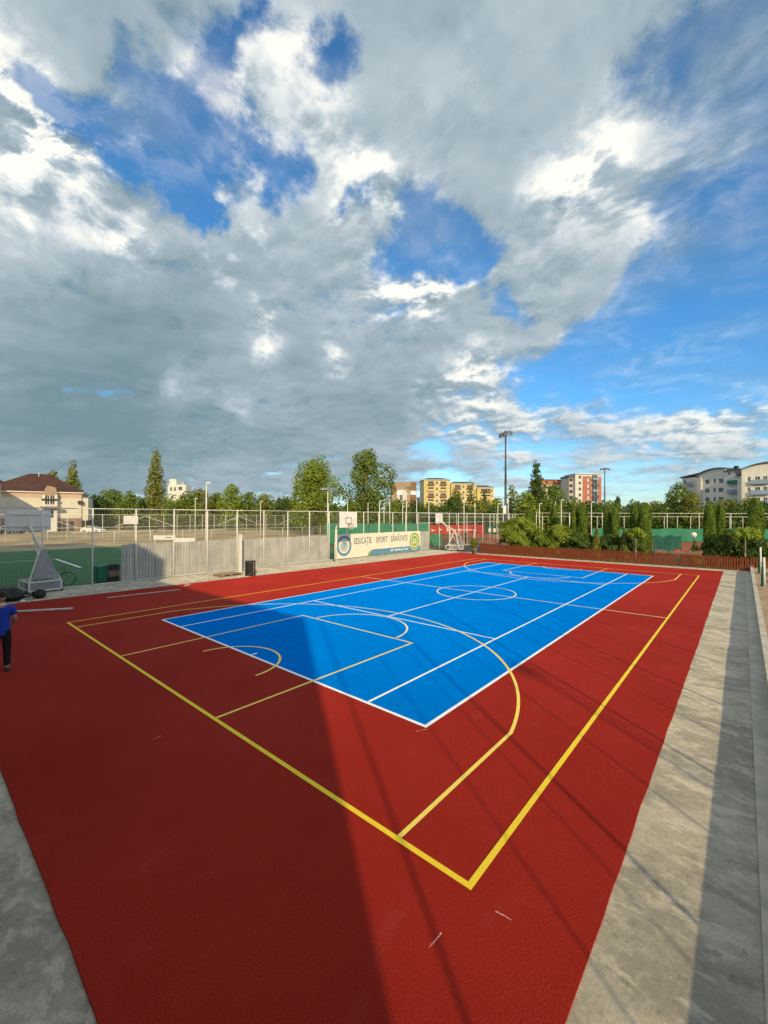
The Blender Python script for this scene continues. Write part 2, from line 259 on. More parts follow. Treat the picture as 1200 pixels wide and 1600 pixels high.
# ------------------------------------------------------------------ mesh helpers
class MB:
    def __init__(s): s.v = []; s.f = []
    def q(s, *pts):
        i = len(s.v); s.v += [tuple(map(float, p)) for p in pts]; s.f.append(tuple(range(i, i+len(pts)))); return s
    def hexa(s, p):
        i = len(s.v); s.v += [tuple(map(float, x)) for x in p]
        for f in ((0, 3, 2, 1), (4, 5, 6, 7), (0, 1, 5, 4), (1, 2, 6, 5), (2, 3, 7, 6), (3, 0, 4, 7)): s.f.append(tuple(i+k for k in f))
        return s
    def box(s, x0, x1, y0, y1, z0, z1): return s.hexa([(x0, y0, z0), (x1, y0, z0), (x1, y1, z0), (x0, y1, z0), (x0, y0, z1), (x1, y0, z1), (x1, y1, z1), (x0, y1, z1)])
    def bar(s, a, b, wd, ht=None):            # square bar between two points
        a = Vector(a); b = Vector(b); ht = ht or wd; d = (b-a).normalized(); u = Vector((0, 0, 1)) if abs(d.z) < .95 else Vector((1, 0, 0))
        x = d.cross(u).normalized()*wd/2; y = x.cross(d).normalized()*ht/2
        return s.hexa([a-x-y, a+x-y, a+x+y, a-x+y, b-x-y, b+x-y, b+x+y, b-x+y])
    def tube(s, a, b, r0, r1=None, seg=8, cap=True):
        a = Vector(a); b = Vector(b); r1 = r0 if r1 is None else r1; d = (b-a).normalized(); u = Vector((0, 0, 1)) if abs(d.z) < .95 else Vector((1, 0, 0))
        x = d.cross(u).normalized(); y = x.cross(d); i = len(s.v)
        for k in range(seg):
            an = 2*math.pi*k/seg; e = x*math.cos(an)+y*math.sin(an); s.v += [tuple(a+e*r0), tuple(b+e*r1)]
        for k in range(seg):
            j = (k+1) % seg; s.f.append((i+2*k, i+2*j, i+2*j+1, i+2*k+1))
        if cap: s.f.append(tuple(i+2*k for k in range(seg))[::-1]); s.f.append(tuple(i+2*k+1 for k in range(seg)))
        return s
    def path(s, pts, r, seg=8):
        for a, b in zip(pts[:-1], pts[1:]): s.tube(a, b, r, seg=seg)
        return s
    def lathe(s, prof, seg=12, c=(0, 0)):     # profile [(r,z)...]
        i = len(s.v)
        for r, z in prof:
            for k in range(seg): an = 2*math.pi*k/seg; s.v.append((c[0]+r*math.cos(an), c[1]+r*math.sin(an), z))
        for p in range(len(prof)-1):
            for k in range(seg):
                j = (k+1) % seg; s.f.append((i+p*seg+k, i+p*seg+j, i+(p+1)*seg+j, i+(p+1)*seg+k))
        s.f.append(tuple(i+k for k in range(seg))[::-1]); s.f.append(tuple(i+(len(prof)-1)*seg+k for k in range(seg))); return s
    def prism(s, poly, y0, y1, plane='xz'):   # polygon extruded
        i = len(s.v); n = len(poly)
        for y in (y0, y1):
            for a, b in poly: s.v.append((a, y, b) if plane == 'xz' else ((y, a, b) if plane == 'yz' else (a, b, y)))
        s.f.append(tuple(range(i, i+n))); s.f.append(tuple(range(i+2*n-1, i+n-1, -1)))
        for k in range(n): j = (k+1) % n; s.f.append((i+k, i+n+k, i+n+j, i+j))
        return s
    def mesh(s, name, m, smooth=False):
        me = bpy.data.meshes.new(name); me.from_pydata(s.v, [], s.f); me.validate()
        if m: me.materials.append(MATS[m])
        import bmesh
        b = bmesh.new(); b.from_mesh(me); bmesh.ops.recalc_face_normals(b, faces=b.faces); b.to_mesh(me); b.free()
        if smooth: me.polygons.foreach_set('use_smooth', [True]*len(me.polygons))
        return me
    def build(s, name, m, parent=None, smooth=False): return link(name, s.mesh(name, m, smooth), parent)
def link(name, me, parent=None, loc=None, rz=None):
    o = bpy.data.objects.new(name, me); COL.objects.link(o)
    if parent: o.parent = parent
    if loc is not None: o.location = tuple(loc)
    if rz is not None: o.rotation_euler[2] = rz
    return o
def tag(o, label=None, cat=None, group=None, kind=None):
    for k, v in (('label', label), ('category', cat), ('group', group), ('kind', kind)):
        if v: o[k] = v
    return o
def thing(name, label, cat, loc=(0, 0, 0), rz=0., group=None):
    o = bpy.data.objects.new(name, None); COL.objects.link(o); o.location = tuple(map(float, loc)); o.rotation_euler[2] = rz; o.empty_display_size = .2
    return tag(o, label, cat, group)
def struct(name, mb, m): return tag(mb.build(name, m), kind='structure')
FACE = -YAW                                   # rotation of a thing whose front (-y) looks back at the camera
ORD = ['first', 'second', 'third', 'fourth', 'fifth', 'sixth', 'seventh', 'eighth', 'ninth', 'tenth', 'eleventh', 'twelfth', 'thirteenth', 'fourteenth', 'fifteenth', 'sixteenth', 'seventeenth', 'eighteenth', 'nineteenth', 'twentieth']
# ------------------------------------------------------------------ the setting: ground sheets
ZG, ZP = -.06, -.022
def sheet(x0, x1, y0, y1, z): return MB().q((x0, y0, z), (x1, y0, z), (x1, y1, z), (x0, y1, z))
struct('ground', sheet(-1500, 1500, -1500, 1500, ZG), 'grass_ground')
struct('pavement', sheet(-16.1, 9.95, -60, 19.4, ZP), 'concrete')
struct('football_turf', sheet(-45.4, -16.1, -60, 14, ZG+.02), 'turf')
struct('sand_track', sheet(-50.5, -45.4, -60, 60, ZG+.012), 'dirt')
struct('dirt_field', sheet(-140, -50.5, -30, 90, ZG+.008), 'dirt')
struct('garden_lawn', sheet(-9.4, 24, 19.4, 30, ZG+.02), 'grass_ground')
struct('asphalt_path', sheet(-16.1, -9.4, 19.4, 34, ZG+.02), 'asphalt')
struct('clay_courts', sheet(-30, 60, 34, 75, ZG+.02), 'clay')
struct('clay_strip', sheet(-9.4, 40, 30, 34, ZG+.02), 'clay')
# red rubber slab with a slightly wandering edge
def wav(a, b, n, f, amp): 
    ph = rng.uniform(0, 6, 4); out = []
    for i in range(n):
        t = i/n; p = np.array(a)*(1-t)+np.array(b)*t; s = sum(math.sin(t*k+ph[j]) for j, k in enumerate((17, 43, 91, 160)))/4*amp+rng.normal(0, amp*.25)
        out.append((p[0]+f[0]*s, p[1]+f[1]*s))
    return out
ol = wav((8.62, -16.8), (8.62, 17.5), 160, (1, 0), .012)+wav((8.62, 17.5), (-9.3, 17.5), 40, (0, 1), .02)+[(-9.9, 17.6)]+wav((-11.6, 18.4), (-12.8, -16.8), 120, (1, 0), .02)+wav((-12.8, -16.8), (8.62, -16.8), 90, (0, 1), .012)
i = MB(); n = len(ol); i.v = [(x, y, 0.) for x, y in ol]+[(x, y, ZP-.01) for x, y in ol]; i.f = [tuple(range(n))]+[(k, n+k, n+(k+1) % n, (k+1) % n) for k in range(n)]
court = struct('sports_court', i, 'rubber_red')
TL, TW, TS, SV = 23.77/2, 10.97/2, 8.23/2, 6.40
sheet(-TW, TW, -TL, TL, .002).build('blue_playing_area', 'rubber_blue', court)
def strip(pts, wd, z, m, closed=False):
    pts = [np.array(p, float) for p in pts]; L = []; n = len(pts)
    for k in range(n):
        a = pts[k-1] if (k > 0 or closed) else pts[k]; b = pts[(k+1) % n] if (k < n-1 or closed) else pts[k]
        t1 = pts[k]-a; t2 = b-pts[k]; t1 = t1/np.linalg.norm(t1) if np.linalg.norm(t1) > 0 else t2/np.linalg.norm(t2); t2 = t2/np.linalg.norm(t2) if np.linalg.norm(t2) > 0 else t1
        nn = np.array([-(t1+t2)[1], (t1+t2)[0]]); nn /= np.linalg.norm(nn); mi = wd/2/max(.3, abs(nn@np.array([-t1[1], t1[0]])))
        L.append((pts[k]+nn*mi, pts[k]-nn*mi))
    mb = MB()
    for k in range(n if closed else n-1):
        a, b = L[k], L[(k+1) % n]; mb.q((*a[0], z), (*a[1], z), (*b[1], z), (*b[0], z))
    return mb.build('painted_line', m, court)
LW = .06
strip([(-TW, -TL), (TW, -TL), (TW, TL), (-TW, TL)], .07, .0045, 'paint_white', True)
for s in (-1, 1): strip([(s*TS, -TL+.05), (s*TS, TL-.05)], LW, .0035, 'paint_white'); strip([(-TS+.04, s*SV), (TS-.04, s*SV)], LW, .0040, 'paint_white')
strip([(0, -SV+.04), (0, SV-.04)], LW, .0035, 'paint_white')
for s in (-1, 1): strip([(0, s*(TL-.05)), (0, s*(TL-.22))], LW, .0040, 'paint_white')
BX, BY, ox, oy = 7.5, 14.03, .07, -.085
def P2(x, y): return (x+ox, y+oy)
def arc(cx, cy, r, a0, a1, n=48): return [P2(cx+r*math.cos(R(a0+(a1-a0)*k/n)), cy+r*math.sin(R(a0+(a1-a0)*k/n))) for k in range(n+1)]
YL = .068
strip([P2(-BX, -BY), P2(BX, -BY), P2(BX, BY), P2(-BX, BY)], YL, .0065, 'paint_yellow', True)
strip([P2(-BX+.05, 0), P2(BX-.05, 0)], LW, .0060, 'paint_pale')
strip(arc(0, 0, 1.8, 0, 360, 72)[:-1], LW, .0070, 'paint_pale', True)
for s in (-1, 1):
    by = s*(BY-1.575); r3 = 6.75; xc = 6.6; dy = math.sqrt(r3*r3-xc*xc); a = math.degrees(math.atan2(dy, xc))
    ar = arc(0, 0, r3, a, 180-a, 64); ar = [P2((p[0]-ox), by-s*(p[1]-oy)) for p in ar]
    strip([P2(xc, s*(BY-.04))]+ar+[P2(-xc, s*(BY-.04))], LW, .0050, 'paint_soft')
    strip([P2(2.45, s*(BY-.04)), P2(2.45, s*(BY-5.8)), P2(-2.45, s*(BY-5.8)), P2(-2.45, s*(BY-.04))], LW, .0055, 'paint_soft')
    strip([P2(p[0]-ox, s*(BY-5.8)-s*(p[1]-oy)) for p in arc(0, 0, 1.8, 3, 177, 40)], LW, .0060, 'paint_pale')
    nc = arc(0, 0, 1.25, 0, 180, 32); strip([P2(p[0]-ox, by-s*(p[1]-oy)) for p in nc], LW, .0060, 'paint_soft')
# chalk scuffs
for x0, y0, x1, y1 in ((690, 1457, 670, 1481), (774, 1424, 799, 1438), (650, 1143, 668, 1139), (240, 1155, 252, 1150)):
    a, b = G(x0, y0)[:2], G(x1, y1)[:2]; o = strip([a, (a+b)/2+.004, b], .013, .003, 'chalk'); o.name = 'chalk_mark'
# kerb and raised ground on the right
kb = thing('concrete_kerb', 'low pale concrete kerb wall running along the right of the court', 'kerb', (10.02, 0, ZP))
y = -17.6
while y < 19:
    L = 2.4; MB().box(-.07, .07, y+.006, y+L-.006, 0, .335+rng.normal(0, .003)).build('kerb_block', 'concrete_kerb', kb); y += L
struct('raised_sand_bank', MB().box(10.09, 60, -60, 19.2, ZG-.2, .27), 'sand')
MB().box(9.70, 9.95, -17.6, 19.3, ZP-.01, .004).build('gutter_strip', 'concrete_kerb').__setitem__('kind', 'structure')
# ------------------------------------------------------------------ fences
def wires(mb, y0, y1, z0, z1, pitch, r, x=0., axis='y'):
    def P(a, z): return (x, a, z) if axis == 'y' else (a, x, z)
    k = y0+pitch
    while k < y1-.02: mb.bar(P(k, z0), P(k, z1), r); k += pitch
    k = z0+pitch
    while k < z1-.02: mb.bar(P(y0, k), P(y1, k), r); k += pitch
    return mb
X1 = -15.5; HF = 3.93
fn = thing('court_fence', 'tall white post and wire mesh fence along the left side of the court', 'fence', (X1, 0, ZP))
ys = [-15.4+2.0*k for k in range(29)]
pm = MB().tube((0, 0, 0), (0, 0, HF), .038, seg=8).mesh('post', 'white_metal', True)
for yy in ys: link('post', pm, fn, (0, yy, 0))
for a, b in zip(ys[:-1:4], ys[4::4]):
    MB().tube((0, a, HF), (0, b, HF), .025).build('top_rail', 'white_metal', fn, True)
    MB().tube((0, a, HF-1.05 if b > 20 else .06), (0, b, HF-1.05 if b > 20 else .06), .02).build('lower_rail', 'white_metal', fn, True)
wm = wires(MB(), 0, 2.0, .08, HF, .13, .0028).mesh('wire_mesh', 'wire')
for yy in ys[:-1]: link('wire_mesh', wm, fn, (.0, yy, 0))
def corr(y0, y1, h, seed):
    r_ = np.random.default_rng(seed); mb = MB(); k = y0; pts = []
    ph = .0
    while k < y1:
        for dy, dx in ((0, 0), (.05, 0), (.075, .045), (.125, .045), (.15, 0)):
            if k+dy <= y1: pts.append((dx+r_.normal(0, .002), k+dy))
        k += .16
    n = len(pts); rows = [.05, h*.5, h]; dent = r_.normal(0, .010, (len(rows), n))
    for ri, z in enumerate(rows):
        for j, (x, y) in enumerate(pts): mb.v.append((x+dent[ri, j]*(1 if ri else .3), y, z))
    for ri in range(2):
        for j in range(n-1): mb.f.append((ri*n+j, ri*n+j+1, (ri+1)*n+j+1, (ri+1)*n+j))
    return mb
edges = [-10.05]+[y for y in ys if -9.5 < y < 5.5]
for k, (a, b) in enumerate(zip(edges[:-1], edges[1:])):
    for q, (c0, c1) in enumerate(((a-.02, (a+b)/2+.03), ((a+b)/2-.03, b+.02))): 
        o = corr(c0, c1, 2.03+rng.normal(0, .02), 40+k*2+q).build('corrugated_sheet', 'galv_sheet', fn); o.location = (-.10+.012*(q), 0, 0)
for a, b in ((16.75, 17.7), (17.72, 18.6)): o = corr(a, b, 2.0, int(a*10)).build('corrugated_sheet', 'galv_sheet', fn); o.location = (-.10, 0, 0)
# second and third fences beyond the pitch
def rail_fence(name, label, p0, p1, h, step, rails, m='white_metal', r=.03, mesh=False, base=ZG):
    p0 = np.array(p0[:2]); p1 = np.array(p1[:2]); L = np.linalg.norm(p1-p0); t = thing(name, label, 'fence', (*p0, base), math.atan2((p1-p0)[1], (p1-p0)[0]))
    n = max(1, round(L/step)); pm = MB().tube((0, 0, 0), (0, 0, h), r*1.2, seg=6).mesh('post', m, True)
    for k in range(n+1): link('post', pm, t, (L*k/n, 0, 0))
    for z in rails: MB().tube((0, 0, z), (L, 0, z), r, seg=6).build('rail', m, t, True)
    if mesh:
        wmm = wires(MB(), 0, L/n, .05, h, .14, .006, axis='x').mesh('wire_mesh', 'wire')
        for k in range(n): link('wire_mesh', wmm, t, (L*k/n, 0, 0))
    return t
rail_fence('pitch_railing', 'low white tube railing on the far side of the green football pitch', (-50.3, -34), (-50.3, 46), 1.55, 4.2, (1.55,))
f3 = rail_fence('field_fence', 'tall white wire fence between the sand track and the parked cars', (-61, -24), (-61, 54), 3.7, 2.1, (3.7, 1.85), mesh=True)
for a in (18, 31, 47, 60):
    for s in (-1, 1): MB().tube((a, -.05, 3.5), (a+s*4.2, -.05, 1.9), .035, seg=6).build('brace', 'white_metal', f3)
rail_fence('clay_court_fence', 'tall white fence with red banners behind the clay court', D(655, 62), D(830, 62), 3.95, 2.6, (3.95, 3.5))
rail_fence('tennis_fence', 'tall pale fence carrying green windscreen behind the thuja columns', D(838, 58), D(1240, 60), 4.1, 4.6, (4.1,), r=.035)
rail_fence('outer_fence', 'pale outer fence with close posts seen behind the tennis windscreen', D(826, 80), D(1300, 84), 3.6, 2.7, (3.6,), r=.04)
# green windscreens
def screen(name, label, cat, a, b, z0, z1, m, n=12, sag=.08):
    a = np.array(a); b = np.array(b); L = np.linalg.norm((b-a)[:2]); t = math.atan2((b-a)[1], (b-a)[0]); mb = MB()
    for k in range(n+1):
        x = L*k/n; s = sag*math.sin(k*2.3)
        for z in (z0, (z0+z1)/2, z1): mb.v.append((x, s*(1 if z < z1 else .3), z+(sag*.8*math.sin(k*1.7) if z == z1 else 0)))
    nv = len(mb.v); mb.v += [(x, y+.02, z) for x, y, z in mb.v]
    for k in range(n):
        for j in range(2):
            q = (3*k+j, 3*k+3+j, 3*k+4+j, 3*k+1+j); mb.f.append(q); mb.f.append(tuple(nv+i for i in q[::-1]))
    o = mb.build(name, m); o.location = (a[0], a[1], ZG); o.rotation_euler[2] = t; return tag(o, label, cat)
screen('windscreen', 'long green windscreen cloth on the fence behind the backboard and banner', 'windscreen', D(508, 52), D(672, 56), .1, 2.65, 'green_screen', 16)
screen('windscreen', 'green windscreen cloth on the tennis fence right of the thuja columns', 'windscreen', D(925, 57.6), D(1230, 59.4), .1, 1.95, 'green_screen', 20)
screen('windscreen', 'green windscreen panel standing beside the far mobile hoop', 'windscreen', D(673, 49), D(690, 50), .1, 1.5, 'green_screen', 4)
screen('net_screen', 'dark green sagging net screen with uneven top above the picket fence', 'net', D(1021, 40), D(1064, 41), -.05, 1.75, 'dark_green_net', 8, .13)
# red banner with pale, unreadable lettering and a flag strip
rb = thing('red_banner', 'red advertising banner with pale lettering on the clay court fence', 'banner', D(664, 61.8), math.atan2(*(D(757, 61.8)-D(664, 61.8))[[1, 0]]))
L = float(np.linalg.norm(D(757, 61.8)-D(664, 61.8))); MB().box(0, L, 0, .03, .85, 2.25).build('banner_cloth', 'red_banner', rb)
x = 1.0
while x < L-1:
    hgt = rng.uniform(.35, .7); mb = MB(); wd_ = rng.uniform(.35, .6)
    mb.box(x, x+.13, -.03, -.004, 1.25, 1.25+hgt); mb.box(x+.14, x+wd_, -.03, -.004, 1.25+hgt*.4, 1.25+hgt*.65)
    mb.build('letter_stroke', 'banner_white', rb); x += wd_+rng.uniform(.25, .9)
fb = thing('flag_banner', 'dark green banner with white marks right of the red banner', 'banner', D(758, 61.8), math.atan2(*(D(790, 61.8)-D(758, 61.8))[[1, 0]]))
MB().box(0, 3.0, 0, .03, .9, 2.1).build('banner_cloth', 'dark_green_net', fb)
for x in (.5, 1.2, 2.1): MB().box(x, x+.38, -.03, -.004, 1.2, 1.75).build('white_mark', 'banner_white', fb)
# ------------------------------------------------------------------ banner with lettering
bn = thing('sponsor_banner', 'long cream banner reading EDUCAȚIE SPORT SĂNĂTATE with two round emblems', 'banner', (-15.28, 5.0, ZP), math.pi/2)
BL, BH = 11.75, 2.0     # local x runs along the fence, -y faces the court
MB().box(0, BL, 0, .04, .08, .08+BH).build('banner_cloth', 'banner_white', bn)
for x in (0.2, 3, 6, 9, BL-.2): MB().box(x-.03, x+.03, .05, .11, -.02, 2.0).build('support_post', 'white_metal', bn)
def text(body, x, z, size, m, parent, name='lettering', y=-.006, align='LEFT', sx=1.):
    cu = bpy.data.curves.new('txt', 'FONT'); cu.body = body; cu.size = size; cu.extrude = .004; cu.align_x = align; cu.space_character = 1.08; cu.offset = .012*size
    o = bpy.data.objects.new('txt', cu); COL.objects.link(o); me = bpy.data.meshes.new_from_object(o.evaluated_get(bpy.context.evaluated_depsgraph_get())); bpy.data.objects.remove(o)
    me.materials.clear(); me.materials.append(MATS[m]); o = link(name, me, parent, (x, y, z)); o.rotation_euler = (R(90), 0, 0); o.scale = (sx, 1, 1); return o
for wd_, x0_, x1_ in (('EDUCAȚIE', 552.5, 580), ('SPORT', 587, 605), ('SĂNĂTATE', 610.5, 636)):
    a_, b_ = HX(x0_, 845, -15.3)[1]-5.0, HX(x1_, 845, -15.3)[1]-5.0; o = text(wd_, a_, 1.20, .74, 'letter_blue', bn); xs_ = [v.co.x for v in o.data.vertices]; o.scale[0] = (b_-a_)/(max(xs_)-min(xs_))
MB().prism([(4.2, .09), (BL-.02, .09), (BL-.02, .62), (4.5, .62), (4.2, .30)], -.006, -.001).build('blue_band', 'banner_blue', bn)
MB().prism([(3.85, .09), (4.19, .09), (4.19, .32), (4.42, .61), (4.05, .45)], -.006, -.001).build('green_corner', 'banner_green', bn)
for k in range(17):
    if k in (3, 4+8): continue
    MB().box(7.0+k*.16, 7.0+k*.16+.11, -.010, -.007, .30, .30+rng.choice([.14, .2])).build('small_print', 'board_white', bn)
def ring(cx, cz, r0, r1, y, m, name, seg=40):
    mb = MB()
    for k in range(seg):
        a, b = 2*math.pi*k/seg, 2*math.pi*(k+1)/seg
        mb.q((cx+r0*math.cos(a), y, cz+r0*math.sin(a)), (cx+r1*math.cos(a), y, cz+r1*math.sin(a)), (cx+r1*math.cos(b), y, cz+r1*math.sin(b)), (cx+r0*math.cos(b), y, cz+r0*math.sin(b)))
    return mb.build(name, m, bn)
ring(1.05, 1.12, 0.0, .86, -.006, 'banner_white', 'emblem_disc'); ring(1.05, 1.12, .62, .84, -.010, 'banner_blue', 'emblem_ring'); ring(1.05, 1.12, .40, .46, -.010, 'banner_blue', 'emblem_ring'); ring(1.05, 1.12, 0, .3, -.010, 'banner_blue', 'emblem_centre')
for a in range(0, 360, 60): MB().box(1.05+.16*math.cos(R(a))-.03, 1.05+.16*math.cos(R(a))+.03, -.014, -.011, 1.02+.16*math.sin(R(a)), 1.22+.16*math.sin(R(a))).build('emblem_mark', 'banner_white', bn)
ring(10.75, 1.10, 0, .88, -.0085, 'banner_white', 'emblem_disc'); ring(10.75, 1.10, .62, .82, -.012, 'banner_green', 'emblem_ring'); ring(10.75, 1.10, 0, .52, -.012, 'banner_green', 'emblem_centre')
for x, z in ((-.2, .1), (.12, .16), (-.02, -.14), (.2, -.1), (-.25, -.2)): ring(10.75+x, 1.10+z, .05, .12, -.016, 'banner_white', 'emblem_mark', 16)
# ------------------------------------------------------------------ picket fence
pf = thing('picket_fence', 'low red brown wooden picket fence along the far end of the court', 'fence', (-9.5, 18.6, ZP))
pk = MB().hexa([(-.045, -.011, .03), (.045, -.011, .03), (.045, .011, .03), (-.045, .011, .03), (-.045, -.011, .93), (.045, -.011, .93), (.045, .011, .93), (-.045, .011, .93)]).prism([(-.045, .93), (.045, .93), (.0, .98)], -.011, .011).mesh('picket', 'picket')
k = 0; x = 0.
while x < 22.0:
    if not 15.52 < x < 15.6: o = link('picket', pk, pf, (x, 0, rng.normal(0, .012))); o.rotation_euler[1] = rng.normal(0, .008)
    x += .122 if x < 12 else .135
for z in (.25, .72): MB().box(-.05, 22, .012, .05, z, z+.08).build('rail', 'picket', pf)
for k in range(12): MB().box(2*k-.04, 2*k+.04, .05, .13, -.02, .95).build('post', 'picket', pf)
struct('garden_kerb', MB().box(-9.4, 9.95, 17.9, 18.35, ZP-.02, .03), 'concrete_kerb')
# ------------------------------------------------------------------ trees and shrubs
def leaves(P, size, name, m, flat=0., norm=None, seed=0):
    n = len(P); r_ = np.random.default_rng(seed); a = r_.normal(size=(n, 3)); 
    if norm is not None: a = a*.65+norm*1.1
    a /= np.linalg.norm(a, axis=1)[:, None]; t = np.cross(a, r_.normal(size=(n, 3))); t /= np.linalg.norm(t, axis=1)[:, None]; b = np.cross(a, t)
    s = (size*r_.uniform(.55, 1.25, n))[:, None]; e = r_.uniform(.45, .8, n)[:, None]
    V = np.stack([P-t*s*.5, P+b*s*e*.5, P+t*s*.5, P-b*s*e*.5], 1).reshape(-1, 3)
    me = bpy.data.meshes.new(name); me.vertices.add(4*n); me.vertices.foreach_set('co', V.ravel()); me.loops.add(4*n); me.loops.foreach_set('vertex_index', np.arange(4*n))
    me.polygons.add(n); me.polygons.foreach_set('loop_start', np.arange(0, 4*n, 4)); me.update(); me.validate(); me.materials.append(MATS[m]); return me
def lobes_points(lobes, n, seed):
    r_ = np.random.default_rng(seed); L = np.array(lobes); vol = L[:, 3]*L[:, 4]*L[:, 5]; c = r_.choice(len(L), n, p=vol**.75/np.sum(vol**.75))
    d = r_.normal(size=(n, 3)); d /= np.linalg.norm(d, axis=1)[:, None]; rad = r_.uniform(.35, 1., n)**.5
    return L[c, :3]+d*rad[:, None]*L[c, 3:6]*(1+r_.normal(0, .06, n))[:, None], d
def make_trunk(h, r, lobes, m='bark', seed=0, lean=.0):
    r_ = random.Random(seed); mb = MB(); p = Vector((0, 0, 0)); hh = h; segs = 5; pts = [p]
    for k in range(1, segs+1): pts.append(Vector((r_.uniform(-.04, .04)*hh+lean*k/segs, r_.uniform(-.04, .04)*hh, hh*k/segs)))
    for k in range(segs): mb.tube(pts[k], pts[k+1], r*(1-.7*k/segs), r*(1-.7*(k+1)/segs), 7)
    for L in lobes[:14]:
        b = pts[r_.choice([2, 3, 4])]; e = Vector(L[:3]); mid = b.lerp(e, .55)+Vector((0, 0, .06*h)); mb.tube(b, mid, r*.38, r*.22, 5); mb.tube(mid, e, r*.22, r*.07, 5)
    return mb.build
def broad_lobes(w_, h, z0, seed, nl=16, up=1.):
    r_ = random.Random(seed); out = []; H = h-z0
    for k in range(nl):
        t = (k+.5)/nl; a = k*2.4+r_.uniform(-.5, .5); env = math.sin(math.pi*min(1, (.18+.80*t)))**.75; rr = w_*.5*env*r_.uniform(.45, .85); s = w_*r_.uniform(.17, .28)
        out.append((rr*math.cos(a), rr*math.sin(a), z0+H*(t*.86+.02), s, s, s*r_.uniform(.75, 1.15)*up))
    out.append((0, 0, z0+H*.45, w_*.26, w_*.26, H*.34)); out.append((w_*.03, 0, h-w_*.16, w_*.17, w_*.17, w_*.17)); return out
def tree(name, label, px, ytop, depth, wpx, m, kind='broad', z0=.28, dens=1., group=None, seed=None, leaf=None, pos=None, bark='bark'):
    B = np.array(pos) if pos is not None else D(px, depth, ZG); B[2] = ZG; depth = DEP(B); h = ZT(B, ytop)-ZG; wd = wpx/F*depth; seed = seed or int(px*7+ytop)
    t = thing(name, label, 'tree' if kind != 'thuja' else 'shrub', B, rng.uniform(0, 6.28), group)
    r_ = random.Random(seed)
    if kind == 'broad': lob = broad_lobes(wd, h, h*z0, seed)
    elif kind == 'poplar':
        lob = []; nl = 22
        for k in range(nl):
            tt = (k+.5)/nl; env = min(1, (tt+.15)*3)*(1-max(0, tt-.5)/.5*.72); a = k*2.4; rr = wd*.5*env*.42; s = wd*.5*env*.62+.15
            lob.append((rr*math.cos(a), rr*math.sin(a), h*z0+(h*(1-z0))*tt*.96, s, s, s*1.9))
        lob.append((0, 0, h*.5, wd*.22, wd*.22, h*.30))
    elif kind == 'cone':
        lob = []; nl = 18
        for k in range(nl):
            tt = (k+.5)/nl; env = 1-tt*.93; a = k*2.4; rr = wd*.5*env*.6; s = wd*.5*env*.5+.1
            lob.append((rr*math.cos(a), rr*math.sin(a), h*z0+h*(1-z0)*tt*.97, s, s, s*.9+h*.03))
    lf = leaf or depth*.0062; area = sum(l[3]*l[5] for l in lob); n = int(min(14000, max(700, dens*area/(lf*lf)*17)))
    P, d = lobes_points(lob, n, seed)
    make_trunk(h*(.8 if kind != 'broad' else .55), max(.06, h*.018), lob if kind == 'broad' else [], seed=seed)('trunk', bark, t, True)
    link('crown', leaves(P, lf, 'crown', m, norm=d, seed=seed), t); return t
def thuja(label, px, ytop, wpx, Y, m='leaf_thuja', kind='column', name='thuja_shrub', pot=0.):
    B = HY(px, 806, Y); B[2] = ZG; dp = DEP(B); h = ZT(B, ytop)-ZG; wd = wpx/F*dp*(.76 if kind == 'column' else .86); t = thing(name, label, 'shrub', B, rng.uniform(0, 6), 'garden conifers'); r_ = np.random.default_rng(int(px*3+ytop))
    n = int(2500+h*wd*2600); tt = r_.uniform(0, 1, n); a = r_.uniform(0, 6.283, n)
    if kind == 'column': env = np.minimum(1, .55+tt*1.6)*np.sqrt(np.clip(1-((tt-.45)/.56)**4, 0, 1)) 
    elif kind == 'cone': env = np.clip(1.02-tt, 0, 1)**.8*np.minimum(1, .4+tt*5)
    else: env = np.sqrt(np.clip(1-(2*tt-1)**2, 0, 1))
    bm = 2.0 if kind == 'round' else 1.
    bump = 1+.13*bm*np.sin(a*3+tt*9)+.09*bm*np.sin(a*5-tt*17+px)+(.1*np.sin(a*11+tt*23) if kind == 'round' else 0)
    rr = wd*.5*env*bump*r_.uniform(.55, 1., n)**.35*(1+r_.normal(0, .05 if kind != 'round' else .12, n))
    P = np.stack([rr*np.cos(a), rr*np.sin(a), .12+(h-.14)*tt], 1); nn = np.stack([np.cos(a), np.sin(a), .35+0*a], 1)
    MB().tube((0, 0, 0), (0, 0, h*.8), .05, .012, 6).build('trunk', 'bark', t); link('foliage', leaves(P, .125 if kind != 'round' else .18, 'foliage', m, norm=nn, seed=int(px)), t); return t
# far tree row behind the football pitch, from left to right
row = [(150, 772, 40, 'leaf_dark'), (175, 764, 44, 'leaf_mid'), (203, 768, 38, 'leaf_mid'), (226, 777, 34, 'leaf_dark'), (262, 780, 44, 'leaf_bright'), (292, 772, 40, 'leaf_mid'), (312, 764, 34, 'leaf_olive'), (338, 770, 34, 'leaf_mid'),
       (362, 756, 36, 'leaf_bright'), (388, 768, 36, 'leaf_mid'), (414, 770, 38, 'leaf_olive'), (440, 776, 34, 'leaf_dark'), (456, 778, 30, 'leaf_mid'), (547, 785, 34, 'leaf_mid'), (622, 782, 36, 'leaf_mid'), (650, 783, 34, 'leaf_dark'), (672, 786, 30, 'leaf_mid')]
for k, (x, y, wp, m) in enumerate(row):
    tree('broadleaf_tree', f'rounded green tree, {ORD[k]} from the left in the row behind the sports fields', x, y, 108+6*math.sin(k*2.1), wp*1.25, m, z0=.04, group='tree row behind the sports fields', dens=1.0)
row2 = [(140, 792), (185, 788), (235, 792), (285, 790), (330, 788), (375, 786), (420, 788), (465, 790), (520, 790), (575, 792), (630, 792)]
